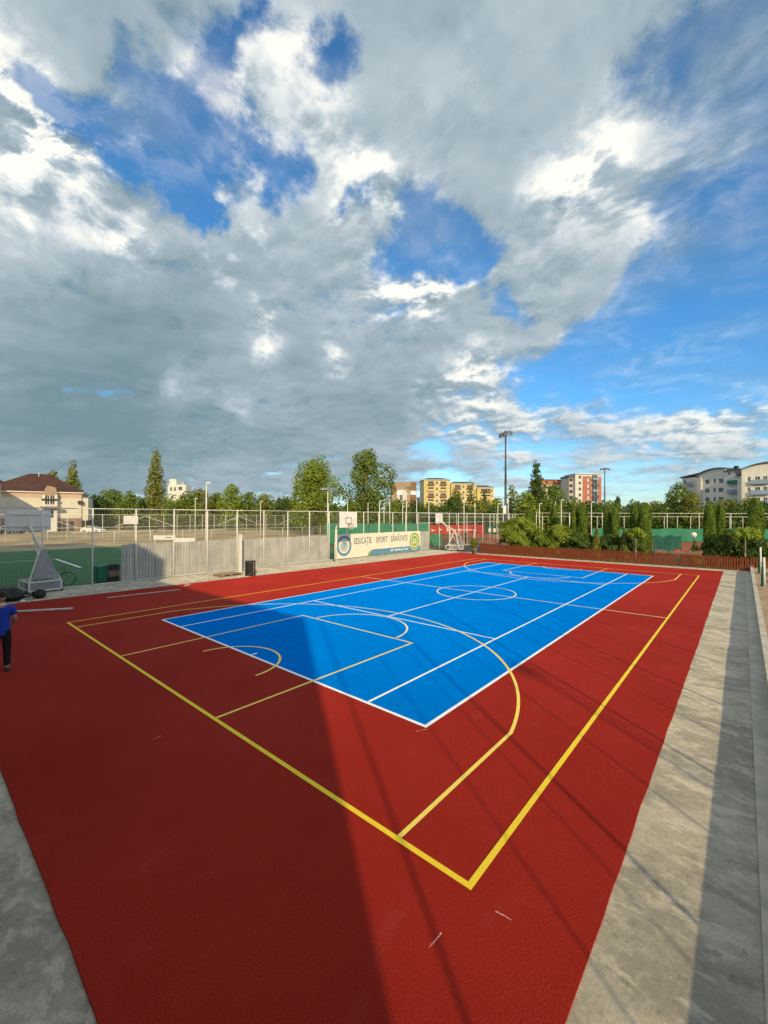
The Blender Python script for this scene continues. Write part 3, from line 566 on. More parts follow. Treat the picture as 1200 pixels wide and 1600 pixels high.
for k, (x, y) in enumerate(row2):
    tree('hedge_bush', f'dark bushy growth, {ORD[k]} from the left at the foot of the tree row', x, y, 122, 62, 'leaf_dark', z0=.02, group='bushes under the tree row', dens=.8)
tree('poplar_tree', 'tall slender poplar standing alone left of the far white building', 243, 699, 92, 30, 'leaf_olive', 'poplar', .1, seed=5)
tree('poplar_tree', 'poplar with narrow crown behind the right end of the hip roof house', 113, 718, 124, 26, 'leaf_olive', 'poplar', .1)
tree('broadleaf_tree', 'small tree top showing behind the brown roof ridge', 84, 733, 135, 26, 'leaf_olive', z0=.3)
tree('broadleaf_tree', 'broad leafy tree with open crown left of the mobile backboard pole', 494, 719, 80, 82, 'leaf_bright', z0=.12, dens=1.25, seed=21)
tree('broadleaf_tree', 'largest tree with uneven two lobed crown above the banner', 573, 700, 74, 86, 'leaf_mid', z0=.12, dens=1.35, seed=33)
# trees in front of the apartment blocks
for a in ((708, 776, 95, 46, 'leaf_dark', 'broad', 'dark green round tree in front of the tallest yellow block'),
          (712, 766, 130, 34, 'leaf_olive', 'broad', 'olive tree top between the first and second yellow blocks'),
          (737, 748, 112, 40, 'leaf_olive', 'cone', 'pointed olive conifer in front of the middle yellow block'),
          (757, 764, 116, 15, 'leaf_dark', 'cone', 'small dark spruce in front of the last yellow block'),
          (776, 778, 100, 34, 'leaf_bright', 'broad', 'light green tree left of the tall floodlight mast base'),
          (700, 786, 104, 30, 'leaf_dark', 'broad', 'low dark tree left of the olive conifer'),
          (752, 782, 98, 36, 'leaf_olive', 'broad', 'bushy olive tree under the yellow blocks'),
          (838, 718, 92, 28, 'leaf_dark', 'poplar', 'dark pointed cypress left of the red apartment tower'),
          (800, 757, 88, 26, 'leaf_olive', 'broad', 'tree top right beside the tall floodlight mast'),
          (822, 766, 84, 46, 'leaf_bright', 'broad', 'bright leafy tree below the dark cypress'),
          (862, 757, 110, 54, 'leaf_mid', 'broad', 'dense tree in front of the low coral building'),
          (858, 778, 86, 40, 'leaf_mid', 'broad', 'lower green tree right of the bright leafy tree'),
          (893, 780, 100, 46, 'leaf_mid', 'broad', 'green tree below the left edge of the red tower'),
          (925, 783, 104, 44, 'leaf_dark', 'broad', 'dark tree at the foot of the red tower'),
          (955, 782, 110, 44, 'leaf_mid', 'broad', 'tree at the foot of the second floodlight mast'),
          (965, 775, 150, 18, 'leaf_dark', 'broad', 'small far tree right of the second floodlight mast'),
          (992, 784, 112, 46, 'leaf_dark', 'broad', 'low tree behind the biggest thuja column'),
          (1025, 786, 112, 44, 'leaf_olive', 'broad', 'low olive tree left of the tree before the white block'),
          (1062, 752, 92, 44, 'leaf_mid', 'broad', 'tall loose tree in front of the left end of the white block'),
          (1050, 766, 100, 36, 'leaf_dark', 'broad', 'dark tree left beside the tall loose tree'),
          (1082, 768, 88, 38, 'leaf_olive', 'broad', 'olive tree right beside the tall loose tree'),
          (1118, 790, 96, 44, 'leaf_dark', 'broad', 'dark tree behind the pair of thuja columns'),
          (1140, 780, 98, 50, 'leaf_olive', 'broad', 'wide olive tree under the white block balconies'),
          (1170, 778, 94, 44, 'leaf_mid', 'broad', 'green tree under the blue balconies'),
          (1195, 784, 92, 44, 'leaf_dark', 'broad', 'dark tree at the right edge under the white block')):
    tree('broadleaf_tree' if a[5] == 'broad' else 'conifer_tree', a[6], a[0], a[1], a[2], a[3], a[4], a[5], z0=.05, group='trees in front of the apartment blocks')
for k in range(13):
    tree('hedge_bush', f'dark hedge bush, {ORD[k]} from the left behind the tennis fences', 690+42*k, 796+2*math.sin(k*2), 90, 62, 'leaf_dark', z0=.02, group='hedge behind the tennis fences', dens=.8)
# garden behind the picket fence
for a in (('left slim thuja of the pair right of the round shrubs', 897, 790, 14, 23), ('right and taller thuja of the pair right of the round shrubs', 910, 786, 19, 23),
          ('left thuja of the pair before the small ball tree', 949, 790, 14, 22.5), ('right thuja of the pair before the small ball tree', 961, 796, 14, 22),
          ('slim thuja just left of the biggest thuja column', 992, 788, 16, 23), ('biggest and widest thuja column near the dark net', 1007, 785, 25, 21.5),
          ('left and wider thuja of the pair right of the globe lamp', 1109, 783, 20, 22), ('right thuja of the pair right of the globe lamp', 1126, 788, 15, 22.5),
          ('tall thuja behind the lime ball tree at right', 1181, 778, 25, 22), ('slim thuja behind the weeping shrub', 828, 796, 20, 25), ('slim thuja left of the yellowish round shrub', 866, 790, 15, 25)):
    thuja(a[0], a[1], a[2], a[3], a[4])
thuja('small cone thuja leaning against the dark hedge', 932, 826, 20, 20.4, 'leaf_olive', 'cone'); thuja('narrow cone thuja behind the small ball tree', 975, 826, 16, 20.6, 'leaf_olive', 'cone')
thuja('cone thuja beneath the white globe lamp', 1086, 845, 22, 20.2, 'leaf_olive', 'cone'); thuja('dark spreading shrub left of the lime ball tree', 1142, 828, 34, 21, 'leaf_dark', 'round', 'garden_shrub')
for k, (l, x, y, wp, Y, m) in enumerate((('wide drooping bright green shrub near the left end of the picket fence', 812, 808, 58, 20.6, 'leaf_bright'), ('yellowish round shrub right of the drooping shrub', 872, 820, 42, 20.8, 'leaf_bright'),
      ('dark clipped hedge shrub below the first thuja pair', 905, 832, 44, 20.8, 'leaf_dark'), ('low shrub between the two round shrubs', 845, 832, 34, 20.4, 'leaf_mid'), ('dark shrub under the second thuja pair', 955, 835, 40, 21.4, 'leaf_dark'),
      ('dark shrub behind the small ball tree', 985, 830, 34, 21.5, 'leaf_dark'), ('dark shrub under the right thuja pair', 1120, 838, 34, 20.8, 'leaf_dark'), ('dark shrub at the right end of the picket fence', 1178, 838, 40, 20.8, 'leaf_dark'))):
    thuja(l, x, y, wp, Y, m, 'round', 'garden_shrub')
def ball_tree(label, px, yb, ytop, ybot, wpx, Y):
    B = HY(px, 806, Y); B[2] = ZG; dp = DEP(B); zt, zb = ZT(B, ytop)-ZG, ZT(B, ybot)-ZG; wd = wpx/F*dp; t = thing('ball_tree', label, 'tree', B)
    r_ = random.Random(px); lob = [(0, 0, (zt+zb)/2, wd*.34, wd*.34, (zt-zb)*.36)]+[(wd*.33*math.cos(k), wd*.33*math.sin(k), (zt+zb)/2+r_.uniform(-.25, .2)*(zt-zb), wd*.17, wd*.17, (zt-zb)*.24) for k in range(7)]
    P, d = lobes_points(lob, 900, px); MB().tube((.06, 0, 0), (0, 0, zb*.6), .05, .04, 8).tube((0, 0, zb*.6), (.02, 0, (zt+zb)/2), .04, .03, 8).build('trunk', 'bark_pale', t, True); link('crown', leaves(P, .2, 'crown', 'leaf_lime', norm=d, seed=px), t)
ball_tree('small round headed tree with pale trunk before the biggest thuja', 993, 870, 822, 842, 27, 19.6); ball_tree('lime green ball headed tree with pale trunk at the right end of the picket fence', 1164, 880, 820, 844, 38, 18.95)
# weeds along the picket fence
wp_ = rng.uniform((-9.3, 18.38, -.02), (9.8, 18.56, .16), (900, 3)); wp_[:, 2] *= rng.uniform(0, 1, 900); xx = rng.normal(2.0, .35, 160); wp_ = np.vstack([wp_, np.stack([xx, rng.uniform(18.2, 18.5, 160), rng.uniform(0, .3, 160)], 1)])
tag(link('weeds', leaves(wp_, .09, 'weeds', 'leaf_olive', seed=3)), 'small weeds and grass tufts along the picket fence foot', 'weeds', kind='stuff')
# ------------------------------------------------------------------ lamps, masts, poles
poles = [(305, 780, 70, 1), (327, 757, 42, 1), (407, 784, 66, 1), (513, 786, 60, 0), (520, 766, 37, 2), (543, 783, 60, 0), (575, 786, 62, 0), (593, 784, 48, 1), (600, 787, 66, 1), (609, 780, 58, 2), (629, 786, 70, 0), (635, 768, 50, 3), (651, 780, 56, 0), (670, 785, 58, 1), (725, 782, 50, 1), (742, 786, 66, 0), (778, 788, 56, 1), (794, 778, 52, 1), (843, 788, 58, 1), (868, 784, 66, 0), (877, 782, 50, 1), (924, 786, 50, 1)]
for k, (x, y, dp, hd) in enumerate(poles):
    B = D(x, dp, ZG)
    if x == 327: B = np.array([-15.68, -5.4, ZG])
    if x == 520: B = np.array([-15.68, 4.6, ZG])
    h = ZT(B, y)-ZG; name = ORD[k] if k < 20 else ('second last' if k == 20 else 'last')
    t = thing('lamp_pole', f'thin pale lamp pole, {name} from the left among those behind the fences', 'lamp pole', B, FACE, 'thin poles behind the fences'); dr = dp/50
    MB().tube((0, 0, 0), (0, 0, h), .06*dr**.5, .04*dr**.5, 8).build('pole', 'white_metal', t, True)
    if hd == 1: MB().tube((0, 0, h), (.18*dr, 0, h+.08), .025, seg=6).build('arm', 'white_metal', t); MB().hexa([(.0, -.09, h+.05), (.32*dr, -.09, h+.07), (.32*dr, .09, h+.07), (.0, .09, h+.05), (.03, -.06, h+.13), (.26*dr, -.06, h+.15), (.26*dr, .06, h+.15), (.03, .06, h+.13)]).build('lamp_head', 'lamp_glass', t)
    if hd == 2: MB().bar((-.55, 0, h), (.35, 0, h), .05).build('arm', 'grey_metal', t); MB().hexa([(-.6, -.2, h+.02), (.1, -.2, h+.02), (.1, .2, h+.02), (-.6, .2, h+.02), (-.5, -.12, h+.16), (.0, -.12, h+.16), (.0, .12, h+.16), (-.5, .12, h+.16)]).build('lamp_head', 'grey_metal', t)
    if hd == 3:
        MB().bar((-.9, 0, h-.3), (.9, 0, h-.3), .06).build('arm', 'white_metal', t)
        for s in (-.8, .8): MB().hexa([(s-.3, -.3, h-.4), (s+.3, -.3, h-.4), (s+.3, -.05, h-.25), (s-.3, -.05, h-.25), (s-.3, -.1, h+.0), (s+.3, -.1, h+.0), (s+.3, .1, h+.1), (s-.3, .1, h+.1)]).build('lamp_head', 'lamp_glass', t)
def mast(label, px, ytop, dp, heads):
    B = D(px, dp, ZG); h = ZT(B, ytop)-ZG; t = thing('floodlight_mast', label, 'floodlight', B, FACE, 'tall floodlight masts')
    MB().tube((0, 0, 0), (0, 0, h*.55), .20, .16, 10).tube((0, 0, h*.55), (0, 0, h), .15, .09, 10).build('mast', 'mast_metal', t, True)
    MB().bar((-.75, 0, h), (.95, 0, h+.15), .09).build('cross_arm', 'mast_metal', t); MB().tube((0, 0, h*.93), (0, 0, h+.1), .13, seg=8).build('collar', 'mast_metal', t)
    for x, y, z, tl in heads:
        o = MB().hexa([(-.3, -.32, -.12), (.3, -.32, -.12), (.3, .3, -.02), (-.3, .3, -.02), (-.22, -.2, .1), (.22, -.2, .1), (.22, .2, .16), (-.22, .2, .16)]).build('flood_lamp', 'mast_metal', t); o.location = (x, y, h+z); o.rotation_euler = (R(25), R(tl), 0)
    return t, h
t, h = mast('tall dark floodlight mast with clustered lamps right of the yellow blocks', 790, 681, 60, ((-.65, -.1, -.1, -20), (-.5, .3, .25, -20), (0, 0, .4, 10), (.15, .2, .55, 0), (.75, 0, .45, 25), (-.1, -.3, .2, 0)))
MB().box(-.45, -.02, -.32, -.12, 4.0, 5.15).build('control_box', 'board_white', t)
mast('shorter floodlight mast with flat lamp rack right of the red tower', 945, 734, 108, ((-.9, 0, .1, 0), (-.2, 0, .25, 0), (.5, 0, .25, 0), (1.1, 0, .1, 0)))
# globe lamp in the garden
B = HY(1084, 806, 21.); B[2] = ZG; t = thing('globe_lamp', 'white globe garden lamp above the small cone thuja', 'lamp', B); h = ZT(B, 836)-ZG
MB().tube((0, 0, 0), (0, 0, h-.15), .03, seg=8).build('pole', 'dark_metal', t); MB().lathe([(.02, h-.2), (.12, h-.15), (.2, h), (.17, h+.12), (.09, h+.19), (.01, h+.2)], 14).build('globe', 'lamp_glass', t, True)
# ------------------------------------------------------------------ basketball hoops
def hoop_cart(label, B, rz, scale=1.):
    """mobile backstop: -y is the court side where the board hangs"""
    t = thing('mobile_hoop', label, 'basketball hoop', B, rz); m = 'white_metal'
    for x in (-.6, .6):
        MB().bar((x, -.5, .12), (x, .95, .12), .07).build('base_rail', m, t); MB().bar((x, -.5, .52), (x, .95, .52), .06).build('base_rail', m, t)
        for y in (-.5, .2, .95): MB().bar((x, y, .1), (x, y, .55), .06).build('upright', m, t)
    for y in (-.5, .95): MB().bar((-.6, y, .52), (.6, y, .52), .06).build('cross_bar', m, t); MB().bar((-.6, y, .12), (.6, y, .12), .06).build('cross_bar', m, t)
    MB().box(-.58, .58, .25, .93, .14, .50).build('ballast_box', 'grey_metal', t)
    for x in (-.65, .65):
        for y in (-.4, .85): MB().tube((x-.04, y, .085), (x+.04, y, .085), .085, seg=12).build('wheel', 'tyre', t, True)
    ap = (0, .25, 2.05)
    for x in (-.58, .58): MB().bar((x, .9, .55), ap, .06).build('strut', m, t)
    MB().prism([(-.50, .62), (.50, .62), (.03, 1.9), (-.03, 1.9)], -.012, .012).build('weight_panel', 'grey_metal', t).matrix_local = Matrix(((1, 0, 0, 0), (0, 1, -.48, 1.20), (0, 0, 1, 0), (0, 0, 0, 1)))
    MB().bar((0, -.45, .52), (0, .25, 2.1), .09).build('main_arm', m, t); MB().bar((0, .25, 2.05), (0, -1.44, 3.05), .09).build('main_arm', m, t); MB().bar((0, .62, .62), (0, -1.40, 3.45), .045).build('tension_rod', m, t)
    MB().box(-.9, .9, -1.56, -1.50, 2.82, 3.87).build('backboard', 'board_white', t); MB().box(-.8, .8, -1.50, -1.45, 3.0, 3.08).build('board_frame', m, t); MB().box(-.8, .8, -1.50, -1.45, 3.6, 3.68).build('board_frame', m, t)
    return t
B = G(60, 922); B[2] = ZP; hoop_cart('white mobile basketball stand at the left edge with a plain white board', B, R(-84))
B = np.array([-13.6, 20.2, ZP]); hoop_cart('white mobile basketball stand at the far left corner of the court', B, R(-80))
B = np.array([-13.96, 3.94, ZP]); t = thing('basketball_hoop', 'fixed white basketball hoop with orange rim on a bent pole by the banner', 'basketball hoop', B)
MB().tube((0, 0, 0), (0, 0, 2.62), .085, seg=12).tube((0, 0, 2.62), (.12, 0, 2.85), .085, .08, 12).tube((.12, 0, 2.85), (1.12, .15, 3.1), .075, .06, 10).build('pole', 'white_metal', t, True)
MB().box(-.12, .12, -.12, .12, 0, .03).build('base_plate', 'white_metal', t)
bb = MB().box(1.12, 1.17, -.72, 1.08, 2.72, 3.90).build('backboard', 'board_white', t)
for a in ((.00-.12, .48, 3.02, 3.06), (-.12, .48, 3.43, 3.47), (-.12, -.08, 3.06, 3.43), (.44, .48, 3.06, 3.43)): MB().box(1.171, 1.178, a[0], a[1], a[2], a[3]).build('target_line', 'black_paint', bb)
rp = [(1.45+.225*math.cos(k*math.pi/10), .18+.225*math.sin(k*math.pi/10), 2.98) for k in range(21)]; MB().path(rp, .014, 6).box(1.17, 1.27, .08, .28, 2.93, 2.99).build('rim', 'orange_rim', t)
nt = MB()
for k in range(10):
    a = k*math.pi/5
    for s in (-1, 1): nt.tube((1.45+.22*math.cos(a), .18+.22*math.sin(a), 2.97), (1.45+.12*math.cos(a+s*.5), .18+.12*math.sin(a+s*.5), 2.6), .005, seg=4)
nt.build('net', 'net_cord', t)
# white square post by the fence, litter bin, pallet, planks
B = np.array([-14.65, -3.68, ZP]); t = thing('gate_post', 'thick white square post standing in front of the corrugated fence', 'post', B); MB().box(-.09, .09, -.09, .09, 0, 2.36).build('post_body', 'white_metal', t); MB().box(-.11, .11, -.11, .11, 2.36, 2.40).build('post_cap', 'white_metal', t)
B = G(391, 899); B[2] = ZP; t = thing('litter_bin', 'black slatted litter bin beside the white square post', 'bin', B, R(20))
MB().lathe([(.24, .04), (.26, .85), (.24, .85), (.22, .06)], 14).build('liner', 'plastic_black', t)
sl = MB().box(-.035, .035, -.012, .012, .02, .9).mesh('slat', 'black_paint')
for k in range(14): an = k*2*math.pi/14; o = link('slat', sl, t, (.285*math.cos(an), .285*math.sin(an), 0), an+math.pi/2)
for z in (.12, .8): MB().lathe([(.30, z), (.30, z+.05), (.27, z+.05), (.27, z)], 20).build('hoop_band', 'dark_metal', t)
MB().bar((.26, -.05, .05), (.28, -.05, .82), .05).build('pale_strip', 'old_wood', t)
B = G(356, 899); B[2] = ZP; t = thing('wooden_pallet', 'small weathered wooden pallet leaning low by the corrugated fence', 'pallet', B, R(95))
for k in range(5): MB().box(-.7, .7, -.42+k*.19, -.42+k*.19+.13, .115, .14).build('deck_board', 'old_wood', t)
for x in (-.62, 0, .62): MB().box(x-.05, x+.05, -.42, .48, .02, .115).build('bearer', 'old_wood', t)
def plank(label, a, b, wd, th, m='plank_white', name='plank'):
    A, Bp = G(*a), G(*b); L = np.linalg.norm(Bp-A); t = math.atan2((Bp-A)[1], (Bp-A)[0]); o = MB().box(0, L, -wd/2, wd/2, .013, .013+th).build(name, m); o.location = tuple(A); o.rotation_euler[2] = t; tag(o, label, 'plank')
plank('wide pale board lying on the red court beside the person', (22, 957), (113, 952), .17, .04); plank('long thin white batten lying on the red surface near the left fence', (168, 935), (281, 922), .05, .03)
plank('short white batten at the court edge in front of the litter bin', (357, 905), (389, 901), .12, .03); plank('tiny white offcut lying near the shadow edge by the fence', (289, 916), (297, 914), .07, .04)
# things behind the left fence: bicycle, green bin, boards, signs
B = np.array([-17.2, -12.55, ZG]); t = thing('bicycle', 'dark bicycle leaning behind the left wire fence', 'bicycle', B, R(60))
for x in (-.52, .52):
    wh = MB(); wh.path([(x+.33*math.cos(k*math.pi/12), 0, .34+.33*math.sin(k*math.pi/12)) for k in range(25)], .02, 6); wo_ = wh.build('wheel', 'tyre', t); sp = MB()
    for k in range(8): sp.tube((x, 0, .34), (x+.32*math.cos(k*math.pi/4), 0, .34+.32*math.sin(k*math.pi/4)), .003, seg=4)
    sp.build('spokes', 'grey_metal', wo_)
MB().tube((-.52, 0, .34), (-.12, 0, .32), .015).tube((-.52, 0, .34), (-.2, 0, .82), .013).tube((-.12, 0, .32), (-.22, 0, .88), .016).tube((-.12, 0, .32), (.36, 0, .75), .018).tube((-.2, 0, .82), (.34, 0, .84), .016).tube((.32, 0, .92), (.52, 0, .34), .016).build('frame', 'dark_metal', t)
MB().tube((.30, -.28, .97), (.30, .28, .97), .014).tube((.32, 0, .9), (.30, 0, .98), .014).build('handlebar', 'dark_metal', t); MB().hexa([(-.36, -.07, .9), (-.1, -.03, .9), (-.1, .03, .9), (-.36, .07, .9), (-.36, -.06, .94), (-.1, -.02, .94), (-.1, .02, .94), (-.36, .06, .94)]).build('saddle', 'plastic_black', t)
MB().tube((-.12, -.08, .32), (-.12, .08, .32), .06, seg=10).build('crank', 'grey_metal', t)
B = np.array([-16.6, -10.75, ZG]); t = thing('wheeled_bin', 'green plastic bin standing behind the left fence', 'bin', B, R(20)); MB().hexa([(-.2, -.2, .06), (.2, -.2, .06), (.2, .2, .06), (-.2, .2, .06), (-.27, -.27, .86), (.27, -.27, .86), (.27, .27, .86), (-.27, .27, .86)]).build('body', 'plastic_green', t); MB().hexa([(-.29, -.31, .865), (.29, -.31, .865), (.29, .3, .865), (-.29, .3, .865), (-.25, -.26, .93), (.25, -.26, .93), (.25, .27, .95), (-.25, .27, .95)]).build('lid', 'plastic_green', t)
for x in (-.2, .2): MB().tube((x-.03, .24, .07), (x+.03, .24, .07), .07, seg=10).build('wheel', 'tyre', t)
for k, lb in enumerate(('bottom black crate of the stack behind the fence beside the green bin', 'middle brown crate of the stack behind the fence beside the green bin', 'top black crate of the stack behind the fence beside the green bin')):
    t = thing('crate', lb, 'crate', (-16.5, -10.2, ZG+.01+.31*k), R(5+3*k), 'crates stacked behind the left fence'); m = 'old_wood' if k == 1 else 'plastic_black'
    MB().box(-.2, .2, -.25, .25, 0, .03).build('base', m, t)
    for z in (.04, .13, .22):
        for a_ in ((-.2, .2, -.25, -.23), (-.2, .2, .23, .25), (-.2, -.18, -.229, .229), (.18, .2, -.229, .229)): MB().box(*a_, z, z+.07).build('slat', m, t)
    for x in (-.17, .17):
        for y in (-.22, .22): MB().box(x-.012, x+.012, y-.009, y+.009, .03, .305).build('corner_post', m, t)
t = thing('sign_plate', 'small white sign plate fixed high on the left fence', 'sign', (-15.43, -9.62, 3.1), 0); MB().box(0, .02, -.42, .28, .0, .45).build('plate', 'board_white', t); MB().box(-.02, .0, -.05, .05, .1, .35).build('bracket', 'grey_metal', t)
B = G(240, 846); B[2] = ZG; t = thing('sponsor_board', 'white advertising board low behind the left fence', 'board', D(240, 44, ZG), FACE+R(4)); MB().box(0, 2.25, 0, .04, 1.05, 1.50).build('panel', 'board_white', t)
for x in (.1, 2.1): MB().box(x, x+.06, .04, .09, 0, 1.4).build('leg', 'white_metal', t)
MB().box(1.25, 1.85, -.012, -.004, 1.22, 1.32).build('dark_print', 'letter_blue', t)
t = thing('sponsor_board', 'white board propped above the corrugated sheets left of the tall lamp pole', 'board', D(271, 34, ZG), FACE+R(3)); MB().box(0, 1.75, 0, .04, 1.45, 1.78).build('panel', 'board_white', t)
for x in (.1, 1.6): MB().box(x, x+.05, .04, .08, 0, 1.6).build('leg', 'white_metal', t)
# pitch markings
def pline(a, b, wd=.12):
    a, b = np.array(a), np.array(b); d = (b-a)/np.linalg.norm(b-a); n = np.array([-d[1], d[0]])*wd/2; z = ZG+.026
    o = MB().q((*(a-n), z), (*(b-n), z), (*(b+n), z), (*(a+n), z)).build('pitch_line', 'paint_white', bpy.data.objects['football_turf'])
pline((-45, -60), (-45, 13.8)); pline((-33, -9.5), (-24.9, -9.7), .18); pline((-33, -9.5), (-33, -40), .12)
# bags and tools at the left
def blob(name, label, cat, B, sx, sy, sz, m, seed):
    import bmesh
    b = bmesh.new(); bmesh.ops.create_icosphere(b, subdivisions=3, radius=1); r_ = np.random.default_rng(seed); ph = r_.uniform(0, 6, 6)
    for v in b.verts:
        c = v.co; k = 1+.16*math.sin(c.x*3.1+ph[0])*math.sin(c.y*2.7+ph[1])+.10*math.sin(c.z*6+ph[2]+c.x*4)+.07*math.sin(c.y*9+ph[3])+.05*math.sin(c.x*17+c.z*13+ph[4])+.04*math.sin(c.y*23-c.x*11+ph[5]); v.co = Vector((c.x*sx*k, c.y*sy*k, max(-.0, (c.z*.5+.45)*sz*2*k*.52)))
    me = bpy.data.meshes.new(name); b.to_mesh(me); b.free(); me.materials.append(MATS[m]); me.polygons.foreach_set('use_smooth', [True]*len(me.polygons)); o = link(name, me, None, (B[0], B[1], ZP+.005)); return tag(o, label, cat)
blob('black_bag', 'black bag on the ground at the far left edge', 'bag', G(2, 938), .5, .42, .52, 'plastic_black', 1); blob('black_bag', 'black bag heaped against the mobile basketball stand', 'bag', G(20, 938), .48, .4, .5, 'plastic_black', 2); blob('black_bag', 'black lump in front of the basketball stand base', 'bag', G(62, 934), .26, .24, .38, 'plastic_black', 3)
o = MB().path([tuple(G(24, 939)+[0, 0, .05]), tuple(G(40, 937)+[0, 0, .12]), tuple(G(66, 933)+[0, 0, .2])], .04, 8).build('hose', 'plastic_black'); tag(o, 'black hose lying between the bags and the stand', 'hose')
o = MB().hexa([(-.12, -.08, 0), (.12, -.08, 0), (.12, .08, 0), (-.12, .08, 0), (-.1, -.06, .07), (.1, -.06, .09), (.1, .06, .09), (-.1, .06, .07)]).build('paint_tray', 'board_white'); o.location = tuple(G(35, 940)); tag(o, 'small white tray on the ground before the black bags', 'tray')
# potted thuja and flower boxes at the picket fence
B = G(741, 865.5); B[2] = ZP; t = thing('potted_thuja', 'small thuja in a grey pot at the left end of the picket fence', 'plant', B)
MB().lathe([(.20, 0), (.26, .45), (.29, .45), (.29, .52), (.24, .52), (.22, .48), (.02, .47)], 14).build('pot', 'terracotta', t, True); n = 1100; tt = rng.uniform(0, 1, n); a = rng.uniform(0, 6.28, n); rr = .34*np.sqrt(np.clip(1-(1.7*tt-.85)**2, 0, 1))*rng.uniform(.6, 1, n)**.4
MB().tube((0, 0, .4), (0, 0, 1.1), .03, .01, 6).build('trunk', 'bark', t); link('foliage', leaves(np.stack([rr*np.cos(a), rr*np.sin(a), .5+1.0*tt], 1), .12, 'foliage', 'leaf_olive', seed=9), t)
for k, (x, lb) in enumerate(((-8.55, 'flower box with pink blossoms near the potted thuja'), (-7.1, 'flower box on the picket fence left of the drooping shrub'), (5.05, 'left flower box near the dark net screen'), (5.95, 'middle flower box near the red sunshade ball'), (7.0, 'right flower box under the globe lamp'))):
    t = thing('flower_box', lb, 'flower box', (x, 18.83, ZP), 0, 'flower boxes behind the picket fence'); MB().hexa([(-.36, -.1, .85), (.36, -.1, .85), (.36, .1, .85), (-.36, .1, .85), (-.4, -.13, 1.05), (.4, -.13, 1.05), (.4, .13, 1.05), (-.4, .13, 1.05)]).build('trough', 'old_wood', t)
    for s in (-.3, .3): MB().box(s-.03, s+.03, -.03, .03, 0, .85).build('leg', 'old_wood', t)
    P = rng.uniform((-.36, -.1, 1.04), (.36, .1, 1.16), (120, 3)); link('blossoms', leaves(P, .07, 'blossoms', 'pink_flowers', seed=k), t)
blob('red_ball', 'red ball shape showing above the picket fence by the dark net', 'ball', HY(1058, 862, 19.6), .19, .19, .19, 'red_banner', 8).location.z = 1.0
t = thing('plant_stand', 'slim wooden stand under the red ball behind the picket fence', 'stand', (*HY(1058, 862, 19.6)[:2], ZG)); MB().box(-.25, .25, -.2, .2, 1.0, 1.06).build('top', 'old_wood', t)
for x in (-.2, .2):
    for y in (-.15, .15): MB().box(x-.025, x+.025, y-.025, y+.025, 0, 1.0).build('leg', 'old_wood', t)
# right edge: short white posts with green net
for k, (x, yb, yt) in enumerate(((1188.5, 896, 855), (1194, 916, 871))):
    B = G(x, yb, .27); h = ZT(B, yt)-.27; t = thing('net_post', ('farther' if k == 0 else 'nearer')+' short white post with bunched green net at the right edge', 'post', (B[0], B[1], .27), 0, 'white posts with green net'); MB().tube((0, 0, -.1), (0, 0, h), .05, .045, 8).build('post', 'white_metal', t, True)
    mb = MB(); n = 9
    for j in range(n+1):
        zz_ = .02+(h*.80)*j/n; w2 = .05+.05*(1-j/n)+.015*math.sin(j*2.2)
        for an in range(8): a = an*math.pi/4; mb.v.append((-.06+w2*.6*math.cos(a)+.015*math.sin(j*3+an), w2*1.6*math.sin(a), zz_))
    for j in range(n):
        for an in range(8): b_ = (an+1) % 8; mb.f.append((j*8+an, j*8+b_, (j+1)*8+b_, (j+1)*8+an))
    mb.build('bunched_net', 'dark_green_net', t, True)
t = thing('side_net', 'green net lying bunched on the sand beyond the kerb', 'net', (10.75, 3, .27)); 
mb = MB()
for j in range(15):
    for z in (.0, .1, .2): mb.v.append((.05*math.sin(j*1.9+z*2)+z, j*.9, z+.03*math.sin(j)))
for j in range(14):
    for i2 in range(2): mb.f.append((3*j+i2, 3*j+3+i2, 3*j+4+i2, 3*j+1+i2))
mb.build('net_cloth', 'dark_green_net', t)
for j in range(0, 15, 7): MB().tube((.1, j*.9, -.05), (.1, j*.9, .3), .03).build('stake', 'white_metal', t)
